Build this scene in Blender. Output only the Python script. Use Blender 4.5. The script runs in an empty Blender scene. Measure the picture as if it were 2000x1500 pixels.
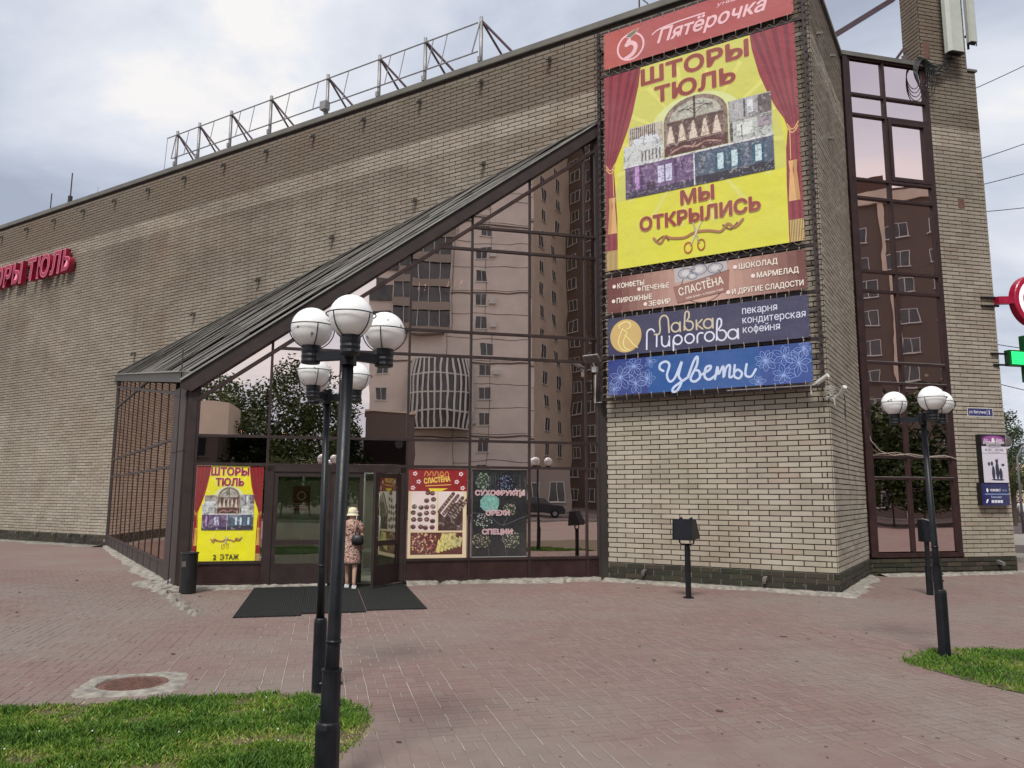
import bpy, math, random
import numpy as np
from mathutils import Vector, Matrix
random.seed(7); rng = np.random.default_rng(7)
SC = bpy.context.scene; COL = SC.collection
R = math.radians
# ------------------------------------------------------------------ camera
cam_d = bpy.data.cameras.new('camera'); cam = bpy.data.objects.new('camera', cam_d); COL.objects.link(cam)
cam_d.sensor_width = 36.0; cam_d.lens = 1522.0 / 2000 * 36.0; cam_d.clip_start = 0.05; cam_d.clip_end = 2500
CAMP = Vector((2.628, -16.203, 1.85))
TH, RO, AX = R(8.13), R(0.27), R(121.5)
_f = Vector((0, math.cos(TH), math.sin(TH))); _r0 = Vector((1, 0, 0)); _u0 = _r0.cross(_f)
_r = _r0 * math.cos(RO) + _u0 * math.sin(RO); _u = _r.cross(_f)
_X = Vector((math.sin(AX), math.cos(AX), 0)); _Y = Vector((math.sin(AX - R(90)), math.cos(AX - R(90)), 0))
def _w(v): return Vector((v.dot(_X), v.dot(_Y), v.z))
r_, u_, f_ = _w(_r), _w(_u), _w(_f)
cam.matrix_world = Matrix(((r_.x, u_.x, -f_.x, CAMP.x), (r_.y, u_.y, -f_.y, CAMP.y), (r_.z, u_.z, -f_.z, CAMP.z), (0, 0, 0, 1)))
SC.camera = cam
# ------------------------------------------------------------------ sky, sun, exposure
SUN_EL, SUN_DIR = R(56), Vector((0.30, -0.95, 0)).normalized()      # direction from the ground towards the sun
world = bpy.data.worlds.new('World'); SC.world = world; world.use_nodes = True
nt = world.node_tree; nt.nodes.clear()
def N(t, kind, **kw):
    n = t.nodes.new(kind)
    for k, v in kw.items(): setattr(n, k, v)
    return n
wo = N(nt, 'ShaderNodeOutputWorld'); mixs = N(nt, 'ShaderNodeMixShader')
sky = N(nt, 'ShaderNodeTexSky', sky_type='NISHITA', sun_disc=False)
sky.sun_elevation = SUN_EL; sky.sun_rotation = math.atan2(SUN_DIR.x, SUN_DIR.y)
bs = N(nt, 'ShaderNodeBackground'); bs.inputs[1].default_value = 0.09; nt.links.new(sky.outputs[0], bs.inputs[0])
tc = N(nt, 'ShaderNodeTexCoord'); sep = N(nt, 'ShaderNodeSeparateXYZ'); nt.links.new(tc.outputs['Generated'], sep.inputs[0])
# project the view direction on a high flat cloud deck so the clouds foreshorten to the horizon
mz = N(nt, 'ShaderNodeMath', operation='MAXIMUM'); mz.inputs[1].default_value = 0.0; nt.links.new(sep.outputs[2], mz.inputs[0])
az = N(nt, 'ShaderNodeMath', operation='ADD'); az.inputs[1].default_value = 0.22; nt.links.new(mz.outputs[0], az.inputs[0])
cmb = N(nt, 'ShaderNodeCombineXYZ')
for i in (0, 1):
    dv = N(nt, 'ShaderNodeMath', operation='DIVIDE'); nt.links.new(sep.outputs[i], dv.inputs[0]); nt.links.new(az.outputs[0], dv.inputs[1]); nt.links.new(dv.outputs[0], cmb.inputs[i])
mapp = N(nt, 'ShaderNodeMapping'); mapp.inputs['Location'].default_value = (-16.804, -12.858, -5.069); nt.links.new(cmb.outputs[0], mapp.inputs[0])
nz = N(nt, 'ShaderNodeTexNoise'); nz.inputs['Scale'].default_value = 0.75; nz.inputs['Detail'].default_value = 7; nz.inputs['Roughness'].default_value = 0.54; nz.inputs['Distortion'].default_value = 0.35
nt.links.new(mapp.outputs[0], nz.inputs['Vector'])
cr = N(nt, 'ShaderNodeValToRGB'); e = cr.color_ramp.elements
e[0].position = 0.38; e[0].color = (0.20, 0.225, 0.28, 1); e[1].position = 0.565; e[1].color = (0.475, 0.465, 0.462, 1)
m1 = e.new(0.46); m1.color = (0.29, 0.315, 0.37, 1); m2 = e.new(0.54); m2.color = (0.40, 0.415, 0.45, 1)
nt.links.new(nz.outputs['Fac'], cr.inputs[0])
bc = N(nt, 'ShaderNodeBackground'); bc.inputs[1].default_value = 1.0; nt.links.new(cr.outputs[0], bc.inputs[0])
nz2 = N(nt, 'ShaderNodeTexNoise'); nz2.inputs['Scale'].default_value = 0.6; nz2.inputs['Detail'].default_value = 4; nt.links.new(mapp.outputs[0], nz2.inputs['Vector'])
mr = N(nt, 'ShaderNodeMapRange'); mr.inputs['From Min'].default_value = 0.35; mr.inputs['From Max'].default_value = 0.55; mr.inputs['To Min'].default_value = 0.92; mr.inputs['To Max'].default_value = 1.0
nt.links.new(nz2.outputs['Fac'], mr.inputs['Value']); nt.links.new(mr.outputs[0], mixs.inputs[0])
nt.links.new(bs.outputs[0], mixs.inputs[1]); nt.links.new(bc.outputs[0], mixs.inputs[2]); nt.links.new(mixs.outputs[0], wo.inputs[0])
sun_d = bpy.data.lights.new('sun', 'SUN'); sun_d.energy = 1.5; sun_d.angle = R(14); sun_d.color = (1.0, 0.95, 0.88)
sun = bpy.data.objects.new('sun', sun_d); COL.objects.link(sun)
_sd = Vector((SUN_DIR.x * math.cos(SUN_EL), SUN_DIR.y * math.cos(SUN_EL), math.sin(SUN_EL)))
sun.rotation_euler = _sd.to_track_quat('Z', 'Y').to_euler()
SC.view_settings.view_transform = 'Standard'; SC.view_settings.look = 'None'; SC.view_settings.exposure = 1.0; SC.view_settings.gamma = 1.0
SC.view_settings.use_curve_mapping = False
SC.cycles.max_bounces = 8; SC.cycles.transparent_max_bounces = 12

# ------------------------------------------------------------------ materials
def s2l(c):
    return tuple((v / 255 / 12.92 if v / 255 <= 0.04045 else ((v / 255 + 0.055) / 1.055) ** 2.4) for v in c) + (1.0,)
MATS = {}
class MT:
    """small node-tree writer"""
    def __init__(s, name, rough=0.6, metal=0.0, spec=0.5):
        s.m = bpy.data.materials.new(name); s.m.use_nodes = True; s.t = s.m.node_tree
        s.b = s.t.nodes['Principled BSDF']; s.b.inputs['Roughness'].default_value = rough; s.b.inputs['Metallic'].default_value = metal
        s.b.inputs['Specular IOR Level'].default_value = spec; MATS[name] = s.m
        s.geo = s.t.nodes.new('ShaderNodeNewGeometry'); s.pos = s.geo.outputs['Position']
    def n(s, kind, **kw): return N(s.t, kind, **kw)
    def l(s, a, b): s.t.links.new(a, b)
    def scl(s, v, loc=(0, 0, 0), rot=(0, 0, 0), src=None):
        mp = s.n('ShaderNodeMapping'); mp.inputs['Scale'].default_value = v; mp.inputs['Location'].default_value = loc; mp.inputs['Rotation'].default_value = rot
        s.l(src or s.pos, mp.inputs[0]); return mp.outputs[0]
    def noise(s, scale, detail=4, rough=0.55, vec=None, dist=0.0):
        n = s.n('ShaderNodeTexNoise'); n.inputs['Scale'].default_value = scale; n.inputs['Detail'].default_value = detail; n.inputs['Roughness'].default_value = rough; n.inputs['Distortion'].default_value = dist
        s.l(vec or s.pos, n.inputs['Vector']); return n.outputs['Fac']
    def ramp(s, fac, stops, interp='LINEAR'):
        r = s.n('ShaderNodeValToRGB'); r.color_ramp.interpolation = interp; el = r.color_ramp.elements
        el[0].position, el[0].color = stops[0][0], stops[0][1]; el[1].position, el[1].color = stops[-1][0], stops[-1][1]
        for p, c in stops[1:-1]:
            q = el.new(p); q.color = c
        s.l(fac, r.inputs[0]); return r.outputs[0]
    def mix(s, fac, a, b, mode='MIX'):
        m = s.n('ShaderNodeMix', data_type='RGBA', blend_type=mode)
        for i, v in ((0, fac), (6, a), (7, b)):
            if isinstance(v, (int, float)): m.inputs[i].default_value = v
            elif isinstance(v, tuple): m.inputs[i].default_value = v
            else: s.l(v, m.inputs[i])
        return m.outputs[2]
    def math(s, op, a, b=0.0, clamp=False):
        m = s.n('ShaderNodeMath', operation=op, use_clamp=clamp)
        for i, v in ((0, a), (1, b)):
            if isinstance(v, (int, float)): m.inputs[i].default_value = v
            else: s.l(v, m.inputs[i])
        return m.outputs[0]
    def rng(s, v, a, b, c=0.0, d=1.0):
        m = s.n('ShaderNodeMapRange'); s.l(v, m.inputs['Value'])
        for k, x in zip(('From Min', 'From Max', 'To Min', 'To Max'), (a, b, c, d)): m.inputs[k].default_value = x
        return m.outputs[0]
    def color(s, c):
        if isinstance(c, tuple): s.b.inputs['Base Color'].default_value = c
        else: s.l(c, s.b.inputs['Base Color'])
    def rough(s, v): s.l(v, s.b.inputs['Roughness'])
    def bump(s, h, strength=0.3, dist=0.01):
        b = s.n('ShaderNodeBump'); b.inputs['Strength'].default_value = strength; b.inputs['Distance'].default_value = dist
        s.l(h, b.inputs['Height']); s.l(b.outputs[0], s.b.inputs['Normal'])
    def attr(s, name):
        a = s.n('ShaderNodeAttribute'); a.attribute_name = name; return a
    def z(s):
        q = s.n('ShaderNodeSeparateXYZ'); s.l(s.pos, q.inputs[0]); return q.outputs[2]
def K(*c): return tuple(c) + (1.0,)
def simple(name, col, rough=0.6, metal=0.0, var=0.18, scale=6.0, bump=0.0, spec=0.5):
    m = MT(name, rough, metal, spec); nn = m.noise(scale, 5)
    dark = tuple(v * (1 - var) for v in col[:3]) + (1,); lite = tuple(min(1, v * (1 + var)) for v in col[:3]) + (1,)
    m.color(m.ramp(nn, [(0.3, dark), (0.7, lite)])); m.rough(m.rng(nn, 0.3, 0.7, max(0.05, rough - 0.08), min(1, rough + 0.08)))
    if bump: m.bump(m.noise(scale * 12, 3), bump, 0.004)
    return m.m
def face_brick():
    m = MT('face_brick', 0.9, spec=0.25)
    t = m.attr('tint').outputs['Fac']
    base = m.ramp(t, [(0.0, K(.38, .338, .272)), (0.25, K(.45, .405, .33)), (0.6, K(.50, .453, .372)), (0.86, K(.55, .502, .415)), (1.0, K(.47, .39, .32))])
    # soot and iron stains: large, soft, their own shapes; the courses near the parapet are dirtier, two rows were laid in paler brick
    z = m.z()
    big = m.noise(0.19, 7, 0.66, vec=m.scl((1, 1, 1.5), rot=(.7, .5, .4)), dist=.6)
    streak = m.noise(1.0, 6, 0.65, vec=m.scl((1.7, 1.7, 0.12)), dist=.4)
    q = m.n('ShaderNodeSeparateXYZ'); m.l(m.pos, q.inputs[0]); hi = m.math('ADD', m.rng(z, 1.5, 10.0, 0.0, 0.42), m.rng(q.outputs[0], -4.0, -7.0, 0.0, 0.20))  # even darkening upward and leftward: part soot, part lighting put into the colour
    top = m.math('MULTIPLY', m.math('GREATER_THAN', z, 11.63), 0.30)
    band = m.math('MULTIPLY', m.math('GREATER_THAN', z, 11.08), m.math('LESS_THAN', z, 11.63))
    dirt_shade = m.math('ADD', m.math('MULTIPLY', m.rng(big, 0.36, 0.68), 0.42), m.math('ADD', hi, top))
    dirt_shade = m.math('SUBTRACT', m.math('ADD', dirt_shade, m.math('MULTIPLY', m.rng(streak, .45, .75), 0.16)), m.math('MULTIPLY', band, 0.30), True)
    c = m.mix(m.math('MULTIPLY', dirt_shade, 0.80), base, K(.118, .090, .066))
    rust = m.math('MULTIPLY', m.rng(m.noise(0.22, 6, 0.65, vec=m.scl((1, 1, 1.3), (9, 4, 2), (.3, .8, .5)), dist=.8), 0.50, 0.70), 0.30)
    c = m.mix(rust, c, K(.17, .085, .048))
    moss = m.math('MULTIPLY', m.rng(m.noise(0.45, 5, 0.6, vec=m.scl((1, 1, 1), (3, 7, 1))), 0.5, 0.75), m.rng(z, 6.0, 1.0, 0.0, 0.25))
    c = m.mix(moss, c, K(.26, .28, .14))
    dy = m.math('ABSOLUTE', m.math('SUBTRACT', q.outputs[1], 1.86)); run = m.math('MULTIPLY', m.math('MULTIPLY', m.rng(dy, .13, .02), m.rng(z, .9, 3.5)), m.math('MULTIPLY', m.math('GREATER_THAN', q.outputs[0], -.02), m.math('LESS_THAN', z, 3.6)))
    c = m.mix(m.math('MULTIPLY', run, m.rng(streak, .3, .6, .3, .8)), c, K(.11, .06, .04))
    sp = m.noise(60, 2); c = m.mix(m.rng(sp, 0.62, 0.8, 0, 0.35), c, K(.13, .11, .09))
    m.color(c); m.bump(m.noise(45, 4), 0.35, 0.004); return m.m
def dark_brick():
    m = MT('plinth_brick', 0.85, spec=0.3); t = m.attr('tint').outputs['Fac']
    b = m.ramp(t, [(0, K(.030, .027, .022)), (0.5, K(.052, .044, .034)), (1, K(.082, .062, .046))])
    c = m.mix(m.rng(m.noise(1.4, 5), 0.42, 0.7, 0, 0.7), b, K(.035, .048, .022))
    c = m.mix(m.rng(m.noise(9, 5), 0.62, 0.8, 0, 0.5), c, K(.22, .20, .17)); m.color(c); m.bump(m.noise(50, 4), 0.5, 0.006); return m.m
def paver():
    m = MT('paver', 0.82, spec=0.35); t = m.attr('tint').outputs['Fac']
    b = m.ramp(t, [(0, K(.195, .125, .112)), (0.45, K(.212, .137, .122)), (0.8, K(.226, .147, .130)), (1, K(.222, .162, .142))])
    dust = m.rng(m.noise(0.30, 6, 0.62), 0.42, 0.60, 0.10, 0.85)
    c = m.mix(dust, b, K(.220, .182, .158))
    c = m.mix(m.rng(m.noise(2.2, 6, 0.65), 0.5, 0.75, 0, 0.45), c, K(.15, .115, .10))
    c = m.mix(m.rng(m.noise(90, 2), 0.6, 0.75, 0, 0.4), c, K(.33, .30, .26))
    m.color(c); m.bump(m.noise(70, 4), 0.4, 0.004); return m.m
def ground_mat():
    """the bed below the pavers near the camera and, where they get too small to tell apart, the paving itself as fine relief"""
    m = MT('paving_ground', 0.88, spec=0.3)
    vec = m.scl((1, 1, 1), rot=(0, 0, R(-45)))
    br = m.n('ShaderNodeTexBrick'); br.offset = 0.5; m.l(vec, br.inputs['Vector']); br.inputs['Scale'].default_value = 1.0
    br.inputs['Brick Width'].default_value = 0.2; br.inputs['Row Height'].default_value = 0.1; br.inputs['Mortar Size'].default_value = 0.004
    br.inputs['Color1'].default_value = K(.198, .130, .116); br.inputs['Color2'].default_value = K(.210, .140, .125); br.inputs['Mortar'].default_value = K(.30, .265, .235)
    dust = m.rng(m.noise(0.30, 6, 0.62), 0.42, 0.60, 0.10, 0.85)
    c = m.mix(dust, br.outputs['Color'], K(.220, .182, .158))
    c = m.mix(m.rng(m.noise(2.2, 6, 0.65), 0.5, 0.75, 0, 0.45), c, K(.15, .115, .10))
    m.color(c); m.bump(br.outputs['Fac'], 0.4, 0.004); return m.m
def glass(name, tint, through, refl=0.72, wav=0.02, rough=0.0):
    m = bpy.data.materials.new(name); m.use_nodes = True; t = m.node_tree; t.nodes.clear(); MATS[name] = m
    o = N(t, 'ShaderNodeOutputMaterial'); mx = N(t, 'ShaderNodeMixShader'); g = N(t, 'ShaderNodeBsdfGlossy'); tr = N(t, 'ShaderNodeBsdfTransparent')
    g.inputs['Color'].default_value = tint; g.inputs['Roughness'].default_value = rough; tr.inputs['Color'].default_value = through
    fr = N(t, 'ShaderNodeFresnel'); fr.inputs['IOR'].default_value = 1.5
    mr_ = N(t, 'ShaderNodeMapRange'); mr_.inputs['From Min'].default_value = 0.04; mr_.inputs['From Max'].default_value = 0.6; mr_.inputs['To Min'].default_value = refl; mr_.inputs['To Max'].default_value = min(1, refl + 0.2)
    t.links.new(fr.outputs[0], mr_.inputs['Value']); t.links.new(mr_.outputs[0], mx.inputs[0])
    ge = N(t, 'ShaderNodeNewGeometry'); nn = N(t, 'ShaderNodeTexNoise'); nn.inputs['Scale'].default_value = 0.9; nn.inputs['Detail'].default_value = 1.5
    t.links.new(ge.outputs['Position'], nn.inputs['Vector'])
    b = N(t, 'ShaderNodeBump'); b.inputs['Strength'].default_value = 1.0; b.inputs['Distance'].default_value = wav; t.links.new(nn.outputs['Fac'], b.inputs['Height']); t.links.new(b.outputs[0], g.inputs['Normal'])
    t.links.new(tr.outputs[0], mx.inputs[1]); t.links.new(g.outputs[0], mx.inputs[2]); t.links.new(mx.outputs[0], o.inputs[0]); return m
def emis(name, col, st):
    m = MT(name, 0.4); m.color(col); m.b.inputs['Emission Color'].default_value = col; m.b.inputs['Emission Strength'].default_value = st; return m.m
def printed(name, rough=0.45):
    m = MT(name, rough, spec=0.4); a = m.attr('Col'); c = m.mix(m.rng(m.noise(30, 3), 0.35, 0.7, 0, 0.08), a.outputs['Color'], K(.3, .28, .25)); c = m.mix(m.rng(m.noise(.8, 4), .35, .7, 0, .10), c, K(.45, .42, .38))
    pf = m.math('SUBTRACT', 1.0, a.outputs['Alpha']); n1 = m.noise(9, 6, .65, dist=1.2); n2 = m.noise(28, 3, .6)
    c = m.mix(m.math('MULTIPLY', pf, m.rng(n1, .50, .62, 0, .62)), c, K(.06, .045, .05)); c = m.mix(m.math('MULTIPLY', pf, m.rng(n1, .46, .34, 0, .5)), c, K(.72, .68, .66)); c = m.mix(m.math('MULTIPLY', pf, m.rng(n2, .52, .66, 0, .35)), c, K(.14, .10, .10))
    m.color(c); m.bump(m.noise(1.6, 3, .5), .6, .05); return m.m
face_brick(); dark_brick(); paver(); ground_mat(); printed('print'); printed('print_gloss', 0.25)
simple('mortar_dark', K(.028, .021, .016), 0.95, var=0.3, scale=3)
simple('mortar_pale', K(.17, .16, .14), 0.95, var=0.35, scale=5)
simple('concrete', K(.27, .25, .215), 0.95, var=0.45, scale=9, bump=0.9)
simple('joint_sand', K(.40, .37, .33), 0.95, var=0.25, scale=20)
simple('concrete_dark', K(.20, .19, .165), 0.9, var=0.3, scale=3, bump=0.5)
simple('frame_brown', K(.030, .017, .0155), 0.55, var=0.25, scale=4)
simple('frame_brown_flat', K(.046, .031, .027), 0.6, var=0.2, scale=3)
simple('panel_brown', K(.035, .017, .016), 0.35, var=0.25, scale=4)
simple('frame_maroon', K(.034, .014, .013), 0.5, var=0.3, scale=5)
simple('coping_grey', K(.155, .145, .125), 0.55, 0.2, var=0.2, scale=2)
simple('flashing', K(.33, .33, .30), 0.45, 0.5, var=0.2, scale=3)
simple('galvanised', K(.30, .29, .29), 0.5, 0.55, var=0.2, scale=8)
simple('rail_purple', K(.085, .05, .065), 0.6, var=0.2, scale=5)
simple('black_paint', K(.007, .0085, .012), 0.42, var=0.35, scale=9, bump=0.3, spec=0.4)
simple('black_plastic', K(.012, .012, .012), 0.45, var=0.3, scale=9)
simple('rubber', K(.008, .0095, .009), 0.95, var=0.3, scale=4)
simple('white_plastic', K(.62, .63, .58), 0.45, var=0.06, scale=4)
simple('antenna_white', K(.52, .55, .49), 0.5, var=0.07, scale=3)
simple('rope', K(.42, .36, .30), 0.9, var=0.3, scale=30)
simple('dark_steel', K(.03, .016, .016), 0.6, var=0.3, scale=8)
simple('rust', K(.16, .085, .065), 0.85, 0.1, var=0.35, scale=14, bump=0.6)
simple('asphalt', K(.085, .058, .055), 0.9, var=0.25, scale=2, bump=0.4)
simple('soil', K(.10, .075, .045), 0.95, var=0.35, scale=6, bump=0.8)
simple('inner_dark', K(.035, .028, .026), 0.8, var=0.3, scale=1)
simple('inner_wall', K(.42, .43, .34), 0.8, var=0.2, scale=1.5)
simple('inner_frame', K(.42, .46, .42), 0.5, var=0.12, scale=2)
simple('bark', K(.075, .055, .04), 0.9, var=0.3, scale=9)
simple('tile_pale', K(.36, .30, .25), 0.85, var=0.08, scale=0.6)
simple('render_tan', K(.80, .70, .60), 0.85, var=0.10, scale=0.4)
simple('render_grey', K(.17, .125, .10), 0.85, var=0.10, scale=0.4)
simple('render_orange', K(.80, .65, .50), 0.85, var=0.12, scale=0.4)
simple('white_frame', K(.70, .68, .62), 0.5, var=0.08, scale=2)
simple('dark_pane', K(.10, .095, .09), 0.2, var=0.4, scale=0.6)
simple('red_letter', K(.32, .012, .04), 0.4, var=0.15, scale=5)
simple('pink_trim', K(.75, .16, .24), 0.4, var=0.1, scale=5)
simple('skin', K(.52, .32, .23), 0.55, var=0.08, scale=10)
simple('hat_cream', K(.80, .72, .50), 0.8, var=0.06, scale=20)
simple('car_paint', K(.045, .045, .05), 0.22, 0.2, var=0.1, scale=2)
simple('car_blue', K(.02, .03, .08), 0.22, 0.2, var=0.1, scale=2)
simple('cloth_white', K(.70, .70, .72), 0.85, var=0.06, scale=10)
simple('cloth_dark', K(.05, .05, .07), 0.85, var=0.2, scale=10)
simple('green_paint', K(.01, .09, .03), 0.4, var=0.2, scale=8)
simple('red_sign', K(.42, .01, .05), 0.35, var=0.1, scale=5)
glass('glass_bronze', K(.94, .82, .79), K(.36, .26, .24), 0.84, 0.0018)
glass('glass_tower', K(.98, .80, .79), K(.25, .15, .14), 0.82, 0.0022)
glass('glass_smoke', K(.55, .48, .48), K(.10, .08, .08), 0.16, 0.001)
glass('glass_door', K(.75, .80, .74), K(.62, .68, .58), 0.18, 0.001)
glass('glass_side', K(.62, .49, .45), K(.2, .13, .12), 0.80, 0.001)
emis('tube_light', K(1, .97, .9), 9.0); emis('green_led', K(.02, .85, .16), 1.1); emis('warm_spot', K(1, .85, .55), 14.0)
emis('pink_neon', K(.80, .22, .36), 0.12); emis('white_sign', K(.95, .80, .78), 0.55)
def globe_mat():
    m = MT('opal_globe', 0.28, spec=0.5)
    dust = m.rng(m.noise(9, 5), 0.45, 0.75, 0, 0.25); c = m.mix(dust, K(.95, .96, .94), K(.82, .81, .74)); c = m.mix(m.rng(m.noise(14, 2), .70, .74, 0, .85), c, K(.12, .10, .08)); m.color(c)
    m.b.inputs['Subsurface Weight'].default_value = 0.35; m.b.inputs['Subsurface Radius'].default_value = (.12, .12, .11); m.b.inputs['Subsurface Scale'].default_value = 0.35; return m.m
globe_mat()
def grass_mat():
    m = MT('grass_blade', 0.6, spec=0.3); t = m.attr('tint').outputs['Fac']
    c = m.ramp(t, [(0, K(.055, .125, .018)), (0.4, K(.11, .22, .024)), (0.68, K(.20, .29, .035)), (0.82, K(.34, .33, .09)), (1, K(.46, .40, .18))])
    m.color(c); m.b.inputs['Subsurface Weight'].default_value = 0.0; return m.m
grass_mat()
def leaf_mat(name, a, b):
    m = MT(name, 0.6, spec=0.3); m.color(m.ramp(m.attr('tint').outputs['Fac'], [(0, a), (1, b)])); return m.m
leaf_mat('leaf_dark', K(.018, .035, .009), K(.075, .10, .022)); leaf_mat('leaf_mid', K(.03, .05, .012), K(.10, .13, .03))
def slate_mat():
    m = MT('roof_sheet', 0.42, 0.45, spec=0.4); t = m.attr('tint').outputs['Fac']
    b = m.ramp(t, [(0, K(.17, .162, .145)), (0.5, K(.26, .25, .225)), (1, K(.35, .335, .30))])
    c = m.mix(m.rng(m.noise(1.4, 6, .65, vec=m.scl((1, .35, 1))), 0.45, 0.7, 0, .6), b, K(.11, .085, .085)); m.color(c); m.rough(m.rng(m.noise(3, 4), .3, .7, .35, .6)); return m.m
slate_mat()
def dress_mat():
    m = MT('dress_print', 0.85); v = m.noise(22, 2, dist=1.5); w = m.noise(17, 2, vec=m.scl((1, 1, 1), (5, 2, 8)), dist=1.5)
    c = m.ramp(v, [(0.0, K(.10, .035, .03)), (0.46, K(.16, .06, .045)), (0.50, K(.62, .46, .38)), (0.58, K(.66, .52, .42)), (0.62, K(.25, .09, .07)), (1, K(.35, .18, .12))], 'CONSTANT')
    c = m.mix(m.math('GREATER_THAN', w, 0.60), c, K(.62, .30, .24)); m.color(c); return m.m
dress_mat()
# ------------------------------------------------------------------ geometry helpers
Vt = Vector
S2 = math.sqrt(.5)
G0 = Vt((-4.87, 0, 0)); GD = Vt((-S2, -S2, 0)); GN = Vt((S2, -S2, 0))          # main glazed front: start, direction, outward normal
G1 = G0 + GD * 8.87
SE = Vt((-23.82, 0, 0)); SD = (SE - G1).normalized(); SN = Vt((SD.y, -SD.x, 0)); SL = (SE - G1).length   # glazed flank
if SN.y > 0: SN = -SN
T0 = Vt((0, 4.35, 0)); TD = Vt((S2, S2, 0)); TN = Vt((S2, -S2, 0))             # stair tower face
UP = Vt((0, 0, 1))
def wallP(x, off, z): return Vt((x, -off, z))
def glsP(s, off, z): return G0 + GD * s + GN * off + UP * z
def sidP(s, off, z): return G1 + SD * s + SN * off + UP * z
def towP(s, off, z): return T0 + TD * s + TN * off + UP * z
ROOT = {}
class MB:
    def __init__(s): s.v = []; s.f = []; s.c = []; s.t = []
    def poly(s, pts, col=None, tint=0.5):
        b = len(s.v); s.v += [tuple(p) for p in pts]; s.f.append(tuple(range(b, b + len(pts)))); s.c.append(col); s.t.append(tint)
    def hexa(s, p, tint=0.5, col=None, skip=()):
        """p: 8 points, bottom ring 0-3 then top ring 4-7"""
        b = len(s.v); s.v += [tuple(q) for q in p]
        for i, q in enumerate(((0, 3, 2, 1), (4, 5, 6, 7), (0, 1, 5, 4), (1, 2, 6, 5), (2, 3, 7, 6), (3, 0, 4, 7))):
            if i in skip: continue
            s.f.append(tuple(b + k for k in q)); s.c.append(col); s.t.append(tint)
    def box(s, F, a0, a1, o0, o1, z0, z1, **k):
        s.hexa([F(a0, o0, z0), F(a1, o0, z0), F(a1, o1, z0), F(a0, o1, z0), F(a0, o0, z1), F(a1, o0, z1), F(a1, o1, z1), F(a0, o1, z1)], **k)
    def bar(s, a, b, w, h=None, up=UP, **k):
        a, b = Vt(a), Vt(b); h = h or w; d = (b - a).normalized(); x = d.cross(up)
        if x.length < 1e-3: x = d.cross(Vt((1, 0, 0)))
        x.normalize(); y = x.cross(d).normalized()
        r = [(-1, -1), (1, -1), (1, 1), (-1, 1)]
        s.hexa([a + x * (p * w / 2) + y * (q * h / 2) for p, q in r] + [b + x * (p * w / 2) + y * (q * h / 2) for p, q in r], **k)
    def prism(s, pts, d, **k):
        """closed prism: polygon pts (3d) extruded by vector d"""
        n = len(pts); b = len(s.v); s.v += [tuple(p) for p in pts] + [tuple(Vt(p) + Vt(d)) for p in pts]
        fs = [tuple(range(b + n - 1, b - 1, -1)), tuple(range(b + n, b + 2 * n))] + [(b + i, b + (i + 1) % n, b + n + (i + 1) % n, b + n + i) for i in range(n)]
        for q in fs: s.f.append(q); s.c.append(k.get('col')); s.t.append(k.get('tint', .5))
    def tube(s, path, rad, seg=8, cap=True, closed=False, **k):
        path = [Vt(p) for p in path]; n = len(path); b = len(s.v); rr = rad if hasattr(rad, '__len__') else [rad] * n
        prev = None
        for i, p in enumerate(path):
            if closed: d = path[(i + 1) % n] - path[i - 1]
            else: d = path[min(i + 1, n - 1)] - path[max(i - 1, 0)]
            d.normalize(); a = prev - d * prev.dot(d) if prev else d.cross(Vt((0.13, 0.21, 1)) if abs(d.z) < .9 else Vt((1, .1, 0)))
            a.normalize(); prev = a; c = d.cross(a)
            for j in range(seg):
                t = 2 * math.pi * j / seg; s.v.append(tuple(p + (a * math.cos(t) + c * math.sin(t)) * rr[i]))
        for i in range(n if closed else n - 1):
            for j in range(seg):
                i2 = (i + 1) % n
                s.f.append((b + i * seg + j, b + i * seg + (j + 1) % seg, b + i2 * seg + (j + 1) % seg, b + i2 * seg + j)); s.c.append(k.get('col')); s.t.append(k.get('tint', .5))
        if cap and not closed:
            s.f.append(tuple(b + j for j in range(seg - 1, -1, -1))); s.f.append(tuple(b + (n - 1) * seg + j for j in range(seg))); s.c += [k.get('col')] * 2; s.t += [k.get('tint', .5)] * 2
    def lathe(s, c, prof, seg=20, ax=None, ex=1.0, ey=1.0, **k):
        """profile [(r, z)] round a vertical axis at c (ax: optional 3 vectors x,y,z); ex, ey squash"""
        c = Vt(c); x, y, z = ax or (Vt((1, 0, 0)), Vt((0, 1, 0)), UP); b = len(s.v)
        for r, h in prof:
            for j in range(seg):
                t = 2 * math.pi * j / seg; s.v.append(tuple(c + x * (r * ex * math.cos(t)) + y * (r * ey * math.sin(t)) + z * h))
        for i in range(len(prof) - 1):
            for j in range(seg):
                s.f.append((b + i * seg + j, b + i * seg + (j + 1) % seg, b + (i + 1) * seg + (j + 1) % seg, b + (i + 1) * seg + j)); s.c.append(k.get('col')); s.t.append(k.get('tint', .5))
        s.f.append(tuple(b + j for j in range(seg - 1, -1, -1))); s.f.append(tuple(b + (len(prof) - 1) * seg + j for j in range(seg))); s.c += [k.get('col')] * 2; s.t += [k.get('tint', .5)] * 2
    def sphere(s, c, r, seg=24, rings=14, **k):
        s.lathe(c, [(max(1e-4, r * math.sin(math.pi * i / rings)), -r * math.cos(math.pi * i / rings)) for i in range(rings + 1)], seg, **k)
def link(o, parent=None):
    COL.objects.link(o)
    if parent is not None: o.parent = parent; ROOT[o.name] = ROOT[parent.name]
    return o
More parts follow.
